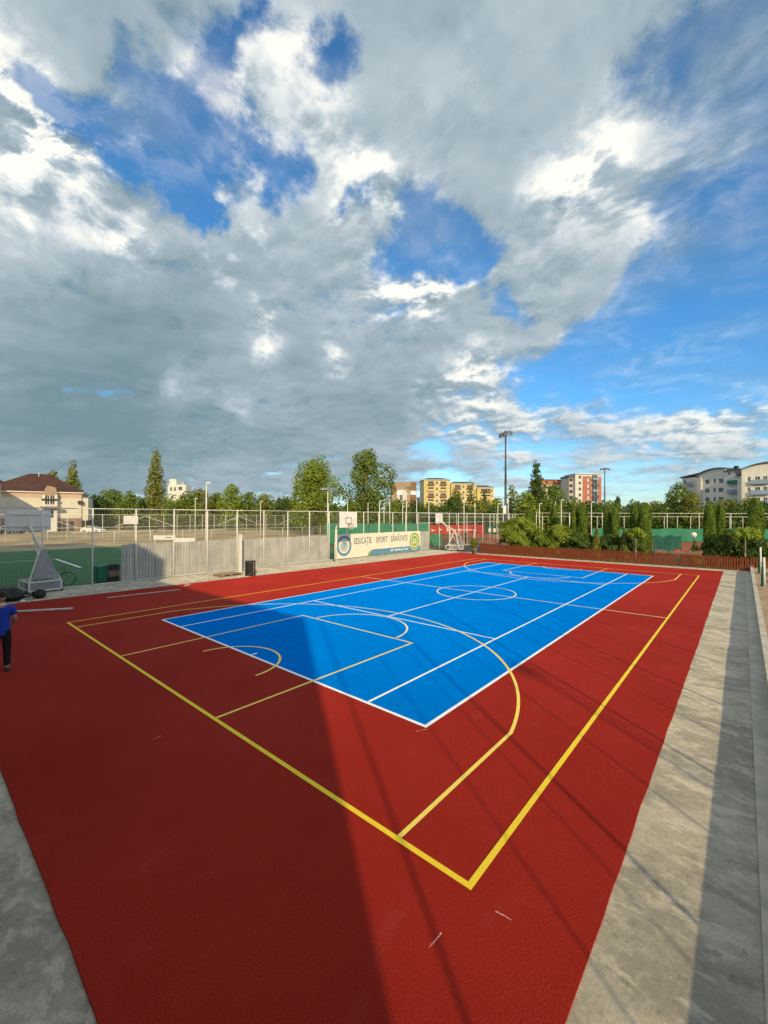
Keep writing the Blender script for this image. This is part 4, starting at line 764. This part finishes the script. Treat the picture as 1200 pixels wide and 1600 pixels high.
# ------------------------------------------------------------------ cars
def car(label, B, rz, m):
    t = thing('parked_car', label, 'car', B, rz, 'cars parked beyond the football pitch'); prof = [(-2.1, .3), (2.05, .3), (2.12, .55), (2.0, .78), (1.05, .92), (.45, 1.38), (-.95, 1.45), (-1.75, 1.0), (-2.1, .92)]
    mb = MB(); n = len(prof); i0 = 0
    for y, s in ((-.84, .96), (-.78, 1.), (.78, 1.), (.84, .96)):
        for x, z in prof: yy = y*(.82 if z > 1.1 else 1); mb.v.append((x*s, yy, .3+(z-.3)*(s if z > .5 else 1)))
    for k in range(3):
        for j in range(n): j2 = (j+1) % n; mb.f.append((k*n+j, k*n+j2, (k+1)*n+j2, (k+1)*n+j))
    mb.f.append(tuple(range(n))); mb.f.append(tuple(range(3*n, 4*n))[::-1]); mb.build('body', m, t)
    for s in (-1, 1):
        MB().prism([(.85, .93), (.38, 1.32), (-.2, 1.35), (-.2, .95)], s*.80-.006, s*.80+.006).build('side_window', 'glass_dark', t); MB().prism([(-.28, .95), (-.28, 1.35), (-.9, 1.38), (-1.5, 1.0)], s*.80-.006, s*.80+.006).build('side_window', 'glass_dark', t)
        for x in (-1.3, 1.3): wo_ = MB().tube((x, s*.68, .31), (x, s*.87, .31), .31, seg=16).build('wheel', 'tyre', t, True); MB().tube((x, s*.865, .31), (x, s*.885, .31), .19, seg=12).build('rim', 'grey_metal', wo_)
        MB().box(2.04, 2.10, s*.55-.14, s*.55+.14, .62, .74).build('headlight', 'lamp_glass', t)
    MB().hexa([(1.0, -.62, .97), (1.0, .62, .97), (.52, .58, 1.34), (.52, -.58, 1.34), (1.03, -.62, .98), (1.03, .62, .98), (.55, .58, 1.36), (.55, -.58, 1.36)]).build('windscreen', 'glass_dark', t)
car('dark grey car parked at the left edge in front of the hip roof house', D(18, 78, ZG), R(30), 'car_grey'); car('white car parked between the hip roof house and the white sign', D(146, 84, ZG), R(38), 'car_white')
# ------------------------------------------------------------------ buildings
def facade(t, name, W_, H_, dp, holes, m, x0=0., y0=0., z0=0.):
    """box with openings in its front; holes (x,z,w,h)"""
    mb = MB(); xs = sorted({0., W_}|{a for h in holes for a in (h[0], h[0]+h[2])}); zs = sorted({0., H_}|{a for h in holes for a in (h[1], h[1]+h[3])})
    def T(x, y, z): return (x0+x, y0+y, z0+z)
    for a, b in zip(xs[:-1], xs[1:]):
        for c, d in zip(zs[:-1], zs[1:]):
            cx, cz = (a+b)/2, (c+d)/2
            if not any(h[0] < cx < h[0]+h[2] and h[1] < cz < h[1]+h[3] for h in holes): mb.q(T(a, 0, c), T(b, 0, c), T(b, 0, d), T(a, 0, d))
    for x, z, w_, h in holes:
        r = .28; mb.q(T(x, 0, z), T(x+w_, 0, z), T(x+w_, r, z), T(x, r, z)); mb.q(T(x, 0, z+h), T(x, r, z+h), T(x+w_, r, z+h), T(x+w_, 0, z+h)); mb.q(T(x, 0, z), T(x, r, z), T(x, r, z+h), T(x, 0, z+h)); mb.q(T(x+w_, 0, z), T(x+w_, 0, z+h), T(x+w_, r, z+h), T(x+w_, r, z))
    mb.q(T(0, 0, 0), T(0, dp, 0), T(0, dp, H_), T(0, 0, H_)); mb.q(T(W_, 0, 0), T(W_, 0, H_), T(W_, dp, H_), T(W_, dp, 0)); mb.q(T(0, dp, 0), T(W_, dp, 0), T(W_, dp, H_), T(0, dp, H_)); mb.q(T(0, 0, H_), T(W_, 0, H_), T(W_, dp, H_), T(0, dp, H_))
    wl = mb.build(name, m, t)
    for x, z, w_, h in holes:
        g = MB().box(x0+x, x0+x+w_, y0+.22, y0+.27, z0+z, z0+z+h).build('window', 'glass_dark', t); MB().box(x0+x+w_/2-.04, x0+x+w_/2+.04, y0+.17, y0+.22, z0+z, z0+z+h).build('window_frame', 'wall_white', g)
    return wl
def balcony(t, x0, x1, y, z, m, dpt=1.1, hh=1.0):
    o = MB().box(x0, x1, y-dpt, y-.003, z-.18, z).build('balcony', 'wall_render', t); MB().box(x0, x1, y-dpt-.05, y-dpt+.02, z-.2, z+hh).build('parapet', m, o)
def site(px0, px1, ytop, depth, turn=0., yref=None):
    A = D(px0, depth, ZG); rz = FACE+R(turn); u = np.array([math.cos(rz), math.sin(rz)]); r1 = ray(px1, 806)[:2]; q = A[:2]-CAM[:2]
    Wd = float(np.linalg.solve(np.array([[u[0], -r1[0]], [u[1], -r1[1]]]), -q)[0]); px = yref if yref is not None else (px0+px1)/2
    return A, Wd, ZT(D(px, depth) if yref is None else A[:2]+u*Wd*(px-px0)/(px1-px0), ytop)-ZG, rz
def hip(t, x0, x1, y0, y1, z, rise, m, over=.6, rid=.3):
    a, b, c, d = x0-over, x1+over, y0-over, y1+over; ry = (c+d)/2; rx0, rx1 = a+(b-a)*rid, b-(b-a)*rid; mb = MB()
    v = [(a, c, z), (b, c, z), (b, d, z), (a, d, z), (rx0, ry, z+rise), (rx1, ry, z+rise)]; mb.v = v; mb.f = [(0, 1, 5, 4), (1, 2, 5), (2, 3, 4, 5), (3, 0, 4), (3, 2, 1, 0)]; r = mb.build('roof', m, t)
    MB().box(a+.02, b-.02, c+.02, d-.02, z-.25, z-.004).build('eaves', 'wall_white', r); return r
# hip roof house at the left
A, Wd, Ht, rz = site(-30, 127, 768, 86, 30, 60); t = thing('hip_roof_house', 'cream house with brown hip roof and stair bay at the far left', 'house', A, rz)
hw = [(2.0, 3.6, 1.2, 1.5), (5, 3.6, 1.2, 1.5), (2.0, 6.6, 1.2, 1.4), (5, 6.6, 1.2, 1.4), (15.2, .5, 1.6, 2.0), (17.6, .5, 1.0, 2.2)]
facade(t, 'wall', Wd, Ht-1.35, 12, [], 'wall_cream', z0=0); MB().box(-.02, Wd+.02, -.02, 12.02, Ht-1.35, Ht-.26).build('peach_band', 'wall_peach', t); MB().box(-.03, Wd+.03, -.05, 12.03, 0, 2.9).build('plinth', 'wall_pinkbrown', t)
r = hip(t, 0, Wd, 0, 12, Ht, ZT(D(62, 96), 741)-ZG-Ht, 'roof_brown', .5, .40); MB().box(Wd*.42, Wd*.42+1, 1.5, 2.4, Ht+.75, Ht+1.1).build('skylight', 'glass_dark', r); MB().box(Wd*.85, Wd*.85+.8, .9, 1.7, Ht+.42, Ht+.66).build('skylight', 'glass_dark', r); MB().tube((Wd*.5, 5, Ht+2), (Wd*.5, 5, Ht+4.6), .07).build('aerial', 'white_metal', r)
bx = Wd*.60; facade(t, 'stair_bay', 2.6, Ht-1.0, 1.4, [(.5, 5.9, .7, 2.1), (1.4, 5.9, .7, 2.1), (.6, 3.0, 1.4, 1.6)], 'wall_white', x0=bx, y0=-1.42, z0=0); MB().box(bx-.1, bx+3.4, -2.4, -1.5, 5.0, 5.5).build('balcony', 'wall_pinkbrown', t); MB().box(bx-.1, bx+2.8, -1.8, -1.44, Ht-1.9, Ht-1.6).build('canopy', 'roof_dark', t); MB().prism([(bx-.2, Ht-.99), (bx+2.8, Ht-.99), (bx+2.2, Ht+.9), (bx+.8, Ht+1.3)], -1.3, 2.2).build('dormer', 'wall_tan', t)
MB().box(Wd+.01, Wd+1.2, .5, 11, 2.4, Ht-1.2).build('end_wing', 'wall_cream', t); MB().box(Wd-.6, Wd+.35, -.7, -.06, Ht-2.6, Ht-1.9).build('wall_box', 'roof_dark', t)
for x in (Wd*.74, Wd*.8, Wd*.87): MB().box(x, x+.9, -.09, -.052, .1, 2.2).build('door', 'glass_dark', t)
# neighbour house out of frame that shades it
hx = A[:2]+np.array([math.cos(rz), math.sin(rz)])*Wd*.30; A2 = (hx[0]+SAZ[0]*14, hx[1]+SAZ[1]*14, ZG)
t = thing('neighbour_house', 'gabled house outside the left edge of the frame', 'house', A2, math.atan2(SAZ[1], SAZ[0])+math.pi/2); MB().box(-7, 5.5, -9, 0, 0, 9.5).build('wall', 'wall_cream', t); MB().prism([(-7.6, 9.5), (6.1, 9.5), (-1.5, 14.2)], -9.5, .5).build('roof', 'roof_brown', t)
# small far white building
A, Wd, Ht, rz = site(262, 290, 757, 190, 8); t = thing('far_building', 'small far white building right of the lone poplar', 'building', A, rz); facade(t, 'wall', Wd, Ht, 8, [(1.0+k*1.7, Ht-3, .8, 1.7) for k in range(2)]+[(4.6, Ht-2.6, 1.6, 1.6)], 'wall_white'); MB().box(.3, 3.2, 1, 6, Ht+.004, Ht+2.6).build('roof_room', 'wall_white', t); MB().box(5.5, 6.6, 1, 4, Ht+.004, Ht+1.2).build('roof_vent', 'wall_render', t); MB().tube((1.2, 2, Ht+2.6), (1.2, 2, Ht+4), .1).build('aerial', 'grey_metal', t)
# tan modern block
A, Wd, Ht, rz = site(612, 641, 753, 180, 2); t = thing('apartment_block', 'tan block with sloping side and pale bay left of the yellow blocks', 'building', A, rz); facade(t, 'wall', Wd, Ht, 12, [(1.0, Ht-3, .9, 1.4), (6.0, Ht-3.1, .8, 1.0), (7.2, Ht-3.1, .8, 1.0)], 'wall_tan')
MB().prism([(0, Ht), (12, Ht-2.6), (12, 0), (0, 0)], Wd+.01, Wd+2.6, 'yz').build('side_wing', 'balcony_brown', t); facade(t, 'pale_bay', 4.2, Ht-3.5, 1, [(1.5, Ht-8, 1.1, 3.4)], 'wall_cream', x0=2, y0=-1.01)
for z in (Ht-2.6, Ht-5.4, Ht-8.2): MB().box(Wd+2.61, Wd+2.66, 2, 10, z-1.2, z).build('window', 'glass_dark', t)
A, Wd, Ht, rz = site(650, 663, 777, 230, 2); t = thing('far_building', 'pale far building between the tan block and the yellow block', 'building', A, rz); facade(t, 'wall', Wd, Ht, 8, [(x, z, .9, 1.1) for x in (.7, 2.5) for z in (Ht-2.2, Ht-5, Ht-7.8)], 'wall_white')
# three yellow blocks
for k, (a, b, yt, dp, lb) in enumerate(((662, 703, 750, 200, 'tallest yellow apartment block with balconies and dark hip roof'), (704, 744, 756, 206, 'middle yellow apartment block half hidden by an olive conifer'), (745, 772, 762, 212, 'last and lowest yellow apartment block on the right'))):
    A, Wd, Ht, rz = site(a, b, yt, dp, 4); t = thing('apartment_block', lb, 'building', A, rz, 'yellow apartment blocks'); fl = 2.9; nf = int(Ht//fl); xs = (1.0, 5.6, 8.4) if Wd > 10 else (.8, 6.0); holes = []
    cols = [(2.2, 2.6), (Wd-4.6, 2.6)]
    for f in range(nf):
        z = Ht-fl*(f+1)+.7
        holes += [(Wd*.5-.45, z+.2, .9, 1.2)]+[(c0, z-.2, cw, 1.8) for c0, cw in cols]
        if k == 2: holes += [(Wd-1.6, z+.2, .8, 1.1)]
    facade(t, 'wall', Wd, Ht, 12, [h for h in holes if h[1] > .1], 'wall_yellow_pale'); 
    MB().box(.0, 1.5, -.6, -.004, 0, Ht-.3).build('corner_pier', 'wall_yellow', t)
    for f in range(nf):
        for c0, cw in cols: balcony(t, c0-.3, c0+cw+.3, 0, Ht-fl*(f+1)+.5, 'wall_yellow' if f % 2 else 'balcony_brown', .9, .85)
    hip(t, 0, Wd, 0, 12, Ht+.26, 1.3, 'roof_dark', .5, .25)
# yellow low annex
A, Wd, Ht, rz = site(766, 782, 781, 205, 4); t = thing('apartment_block', 'low bright yellow annex at the right of the yellow blocks', 'building', A, rz); facade(t, 'wall', Wd, Ht, 8, [(1.5, Ht-3, .8, 1.1), (3.4, Ht-3, .8, 1.1)], 'wall_yellow')
# coral building and red tower
A, Wd, Ht, rz = site(846, 900, 750, 215, 4); t = thing('apartment_block', 'low coral building left of the red tower', 'building', A, rz); fl = 3.0
facade(t, 'wall', Wd, Ht-2.2, 12, [(1.2+2.7*c, Ht-2.2-fl*(f+1)+.8, 1.4, 1.4) for c in range(6) for f in range(4)], 'wall_cream'); MB().box(-.2, Wd+.1, -.3, 12.2, Ht-2.19, Ht-.2).build('attic_storey', 'wall_coral', t); MB().box(-.4, Wd+.2, -.5, 12.4, Ht-.19, Ht+.25).build('roof', 'roof_brown', t); MB().box(Wd-4.2, Wd-.8, -.5, -.004, 0, Ht-2.3).build('red_pier', 'wall_coral', t)
for x in (2, 6, 10, 13): MB().box(x, x+1.3, -.34, -.302, Ht-1.6, Ht-.7).build('window', 'glass_dark', t)
A, Wd, Ht, rz = site(899, 940, 741, 200, 2); t = thing('apartment_tower', 'white and coral apartment tower with stacked balconies', 'building', A, rz); fl = 2.85; nf = int(Ht//fl)
holes = [(1.6, Ht-fl*(f+1)+.7, 1.2, 1.4) for f in range(nf)]+[(6.0, Ht-fl*(f+1)+.7, .6, 1.3) for f in range(nf)]+[(8.2, Ht-fl*(f+1)+.3, 2.6, 2.1) for f in range(nf)]
facade(t, 'wall', Wd, Ht, 11, [h for h in holes if h[1] > .1], 'wall_white'); MB().box(3.6, 5.8, -.25, -.004, 0, Ht-1.0).build('coral_pier', 'wall_coral', t); MB().box(6.8, 7.9, -.25, -.004, 0, Ht-1.0).build('coral_pier', 'wall_coral', t); MB().box(11.1, Wd-.2, -.2, -.004, 0, Ht-1.2).build('coral_pier', 'wall_coral', t)
for f in range(nf): balcony(t, 8.0, 11.0, 0, Ht-fl*(f+1)+.2, 'roof_slate' if f % 2 else 'wall_bluegrey', 1.2, 1.0)
MB().box(-.3, Wd+.3, -.5, 11.3, Ht+.004, Ht+.5).build('roof_slab', 'wall_white', t); MB().box(-2.4, -.02, 1.5, 10, 0, Ht-1.5).build('side_wing', 'wall_render', t); MB().box(-2.6, .4, 1.2, 10.2, Ht-1.49, Ht-.6).build('wing_roof', 'roof_slate', t)
for z in range(nf): MB().box(-2.2, -.6, 1.42, 1.495, Ht-3.3-fl*z, Ht-1.9-fl*z).build('window', 'glass_dark', t)
# white block with curved roofs at the right: three stepped volumes, sunlit corners painted cream on the piers
def vault(t, x0, x1, y0, y1, z, rise, m='roof_slate', lean=1.):
    pts = [(x0-.5, z)]+[(x0+(x1-x0)*k/12, z+rise*math.sin(math.pi*(.12+.50*k/12))**.8*lean) for k in range(13)]+[(x1+.6, z+rise*.9)]; up = [(x, zz_+.3) for x, zz_ in pts[::-1]]; MB().prism(pts+up, y0-.7, y1).build('curved_roof', m, t); MB().prism([(x0, z-.01)]+[(x, zz_-.01) for x, zz_ in pts[1:-1]]+[(x1, z-.01)], y0+.0, y1-.5).build('gable', 'wall_white', t)
A, Wd, Ht, rz = site(1066, 1093, 746, 152, -72, 1080); t = thing('apartment_block', 'left end of the white apartment block with short balconies', 'building', A, rz, 'white apartment blocks'); facade(t, 'wall', Wd, Ht, 12, [(x, Ht-3*(f+1)+.8, .9, 1.4) for x in (.6, 4.4) for f in range(5)], 'wall_white')
for f in range(5): balcony(t, 2.0, 4.2, 0, Ht-3*(f+1)+.3, 'wall_bluegrey')
MB().hexa([(-.5, -.6, Ht), (Wd+.2, -.6, Ht+1.0), (Wd+.2, 12, Ht+1.0), (-.5, 12, Ht), (-.5, -.6, Ht+.4), (Wd+.2, -.6, Ht+1.4), (Wd+.2, 12, Ht+1.4), (-.5, 12, Ht+.4)]).build('roof', 'roof_slate', t); MB().box(Wd-1.4, Wd-.02, -.9, -.004, 0, Ht-.1).build('corner_pier', 'wall_cream', t)
A, Wd, Ht, rz = site(1092, 1159, 744, 141, -72, 1130); t = thing('apartment_block', 'middle of the white apartment block with a curved roof', 'building', A, rz, 'white apartment blocks'); fl = 2.95
holes = [(x, Ht-fl*(f+1)+.8, w_, 1.35) for f in range(5) for x, w_ in ((2.1, 1.3), (4.7, .7), (6.3, 1.4), (13.0, .6))]; facade(t, 'wall', Wd, Ht, 12, holes, 'wall_white')
for f in range(5): balcony(t, 9.4, 12.4, 0, Ht-fl*(f+1)+.3, 'wall_bluegrey' if f % 2 else 'green_screen', 1.0)
vault(t, 0, Wd*.62, 0, 12, Ht, 2.6); MB().box(Wd*.62, Wd+.3, -.5, 12, Ht+1.4, Ht+1.8).build('flat_roof', 'roof_slate', t); facade(t, 'attic', Wd*.38-.05, 1.4, 11, [(1, .3, .7, .8), (3, .3, .7, .8)], 'wall_white', x0=Wd*.62+.05, z0=Ht+.004); MB().box(Wd*.78, Wd*.78+.9, 1, 2, Ht+1.8, Ht+3.0).build('chimney', 'roof_dark', t); MB().box(-.1, 1.2, -.7, -.004, 0, Ht+.2).build('corner_pier', 'wall_cream', t)
A, Wd, Ht, rz = site(1159, 1222, 740, 118, -36, 1180); t = thing('apartment_block', 'right end of the white apartment block with blue balconies', 'building', A, rz, 'white apartment blocks'); 
holes = [(x, Ht-fl*(f+1)+.7, w_, 1.4) for f in range(5) for x, w_ in ((1.3, .6), (2.9, 1.0), (4.6, .8), (8.2, 1.0))]; facade(t, 'wall', Wd, Ht, 12, holes, 'wall_white')
for f in range(5): balcony(t, 1.8, 6.0, 0, Ht-fl*(f+1)+.2, 'wall_bluegrey', 1.0); balcony(t, 7.2, 10.6, 0, Ht-fl*(f+1)+.2, 'balcony_blue', 1.1)
MB().box(6.05, 7.1, -.3, -.004, 0, Ht-1).build('blue_pier', 'wall_bluegrey', t); vault(t, 0, Wd, 0, 12, Ht, 2.9); MB().box(-.05, .7, -.6, -.004, 0, Ht).build('corner_pier', 'wall_cream', t)
# ------------------------------------------------------------------ club house behind the camera (casts the big shadow) and the tall net fence on the right
t = thing('club_house', 'two storey club house behind the photographer that shades the near court', 'building', (0, 0, ZG)); ch = 7.0
MB().box(-7.99, -.6, -32.2, -18.51, 4.7, 8.5).build('shade_block', 'wall_cream', t); MB().box(-33, -8, -32.2, -18.51, 4.7, 11.2).build('shade_block', 'wall_cream', t)  # unseen upper blocks, added and stepped to throw shade onto fence and pitch
MB().box(-36, 12, -32, -18.5, 0, 4.6).build('lower_storey', 'wall_cream', t)
MB().box(-36, 10.3, -32, -18.5, 4.604, 6.7).build('upper_storey', 'wall_cream', t); MB().box(10.304, 12, -32, -20.6, 4.604, 6.7).build('upper_storey', 'wall_cream', t)
MB().box(-36.3, 12, -32.3, -18.5, 6.704, ch).build('roof_slab', 'roof_dark', t); MB().box(11.7, 12, -18.8, -18.5, 4.604, 6.7).build('loggia_post', 'wall_cream', t); MB().box(10.31, 11.69, -18.62, -18.5, 4.604, 6.69).build('parapet', 'wall_cream', t); MB().box(11.88, 12, -20.59, -18.81, 4.604, 6.69).build('parapet', 'wall_cream', t)
t = thing('ball_stop_fence', 'tall net post fence standing to the right outside the frame', 'fence', (11.9, -17.2, .27)); 
for k in range(9):
    MB().tube((0, 1.42*2*k*.5*2-.6, -.1), (0, 1.42*2*k*.5*2-.6, 6.2), .026, seg=8).build('post', 'white_metal', t, True)
for k in range(8): MB().tube((.4, 2.84*k+1.5, -.1), (.4, 2.84*k+1.5, 5.0), .012, seg=8).build('stay_pole', 'white_metal', t, True)
for k in range(9): MB().tube((0, 2.84*k+.82, -.1), (0, 2.84*k+.82, 4.4), .014, seg=8).build('post', 'white_metal', t, True)
# added unseen pole, put there to cast a blurred shadow across the red surface
t = thing('shadow_pole', 'lamp standard outside the frame on the right', 'lamp pole', (26, -22.5, .27)); MB().tube((0, 0, -.1), (0, 0, 9), .07, .05, 8).tube((0, 0, 8.9), (-1.2, .7, 9.2), .04, seg=8).build('pole', 'grey_metal', t, True); MB().box(-1.5, -1.0, .6, .9, 9.1, 9.25).build('lamp_head', 'grey_metal', t)
# ------------------------------------------------------------------ person at the left edge (seen from behind)
def skin(name, verts, edges, m, parent, sub=2, root=0):
    me = bpy.data.meshes.new(name); me.from_pydata([v[:3] for v in verts], edges, []); o = link(name, me, parent); me.materials.append(MATS[m])
    md = o.modifiers.new('skin', 'SKIN'); md.use_smooth_shade = True; sv_ = me.skin_vertices[0].data
    for k, v in enumerate(verts): sv_[k].radius = (v[3], v[4] if len(v) > 4 else v[3]); sv_[k].use_root = (k == root)
    s = o.modifiers.new('sub', 'SUBSURF'); s.levels = s.render_levels = sub; return o
def person(label, B, hd, shirt, trousers):
    pr = thing('person', label, 'person', B, hd)
    body = [(0, 0, .95, .13, .10), (0, 0, 1.12, .12, .09), (0, .02, 1.30, .145, .10), (0, .03, 1.43, .12, .09), (0, .06, 1.52, .055), (0, .09, 1.58, .055)]
    ed = [(0, 1), (1, 2), (2, 3), (3, 4), (4, 5)]
    def chain(fr, pts):
        for p in pts: body.append(p); ed.append((fr, len(body)-1)); fr = len(body)-1
        return fr
    for s in (-1, 1):
        chain(0, [(s*.09, 0, .88, .085), (s*.10, .03, .50, .058), (s*.10, -.02, .12, .042), (s*.105, -.03, .06, .04), (s*.12, .10, .035, .035, .03)])
        e = chain(3, [(s*.17, .03, 1.42, .062), (s*.235, .02, 1.17, .044), (s*.20, .22, 1.02, .034), (s*.185, .29, .99, .028)])
        for q in range(4): chain(e, [(s*(.165+.018*q), .35, .985-.008*q, .0095), (s*(.162+.018*q), .385, .965-.008*q, .0085), (s*(.165+.016*q), .40, .945, .008)])
        chain(e, [(s*.150, .32, 1.005, .011), (s*.140, .35, .995, .009)])
    skin('body', body, ed, 'skin', pr)
    sh = [(0, 0, .78, .17, .13), (0, 0, .92, .165, .125), (0, 0, 1.05, .16, .12), (0, .02, 1.28, .165, .12), (0, .03, 1.42, .135, .10), (0, .04, 1.485, .07, .065)]; es = [(0, 1), (1, 2), (2, 3), (3, 4), (4, 5)]
    for s in (-1, 1):
        b0 = len(sh); sh += [(s*.175, .03, 1.43, .078), (s*.225, .025, 1.24, .068)]; es += [(4, b0), (b0, b0+1)]
    skin('shirt', sh, es, shirt, pr)
    tr = [(0, 0, 1.02, .15, .11), (0, 0, .90, .155, .115)]; et = [(0, 1)]
    for s in (-1, 1):
        b0 = len(tr); tr += [(s*.09, 0, .84, .105), (s*.10, .03, .50, .08), (s*.10, -.02, .10, .065)]; et += [(1, b0), (b0, b0+1), (b0+1, b0+2)]
    skin('trousers', tr, et, trousers, pr)
    hc = (0, .13, 1.69); hd_ = MB(); prof = []
    for k in range(11):
        a = math.pi*k/10; prof.append((max(.004, .078*math.sin(a)*(1-.12*math.cos(a)*-1)), hc[2]-.115*math.cos(a)))
    hd_.lathe(prof, 16, (hc[0], hc[1])); ho = hd_.build('head', 'skin', pr, True)
    MB().lathe([(.088*math.sin(math.pi*k/12)+.004, hc[2]+.02+.112*math.cos(math.pi*k/12)) for k in range(0, 8)][::-1], 16, (hc[0], hc[1]-.012)).build('hair', 'hair', ho, True)
    for s in (-1, 1): MB().hexa([(s*.074, hc[1]-.01, hc[2]-.03), (s*.086, hc[1]-.02, hc[2]-.02), (s*.086, hc[1]-.02, hc[2]+.03), (s*.074, hc[1]-.01, hc[2]+.03), (s*.074, hc[1]+.02, hc[2]-.03), (s*.082, hc[1]+.01, hc[2]-.02), (s*.082, hc[1]+.01, hc[2]+.02), (s*.074, hc[1]+.02, hc[2]+.03)]).build('ear', 'skin', ho, True)
    MB().hexa([(-.012, hc[1]+.07, hc[2]-.04), (.012, hc[1]+.07, hc[2]-.04), (.012, hc[1]+.10, hc[2]-.04), (-.012, hc[1]+.10, hc[2]-.04), (-.006, hc[1]+.07, hc[2]+.02), (.006, hc[1]+.07, hc[2]+.02), (.006, hc[1]+.082, hc[2]+.02), (-.006, hc[1]+.082, hc[2]+.02)]).build('nose', 'skin', ho)
    for s in (-1, 1): MB().hexa([(s*.105-.045, -.09, .0), (s*.105+.045, -.09, .0), (s*.115+.05, .18, .0), (s*.115-.045, .18, .0), (s*.105-.035, -.08, .085), (s*.105+.035, -.08, .085), (s*.115+.035, .15, .05), (s*.115-.03, .15, .05)]).build('shoe', 'shoe', pr, True)
    MB().lathe([(.062, 1.49), (.075, 1.47), (.07, 1.53), (.058, 1.54)], 14, (0, .055)).build('collar', 'board_white', pr, True)
B = G(1.5, 1049); B[2] = 0.002
person('person in blue shirt and black trousers seen from behind at the left edge', B, math.atan2(B[1]-CAM[1], B[0]-CAM[0])-math.pi/2, 'shirt_blue', 'trousers_black')
person('tiny person in dark clothes standing on the clay court near the far hoop', D(728, 54, ZG+.022), FACE+2.4, 'trousers_black', 'trousers_black')
# small goal frame on the clay court
A, Bp = D(703, 52, ZG), D(741, 52, ZG); t = thing('goal_frame', 'white tube goal frame standing on the far clay court', 'goal', A, math.atan2((Bp-A)[1], (Bp-A)[0])); L = float(np.linalg.norm(Bp-A))
for x in (0, L): MB().tube((x, 0, 0), (x, 0, 1.9), .05).build('upright', 'white_metal', t, True); MB().tube((x, 0, 1.9), (x, .9, 0), .03).build('stay', 'white_metal', t, True)
MB().tube((-.05, 0, 1.9), (L+.05, 0, 1.9), .05).build('crossbar', 'white_metal', t, True); MB().tube((0, .9, .04), (L, .9, .04), .03).build('ground_bar', 'white_metal', t, True)
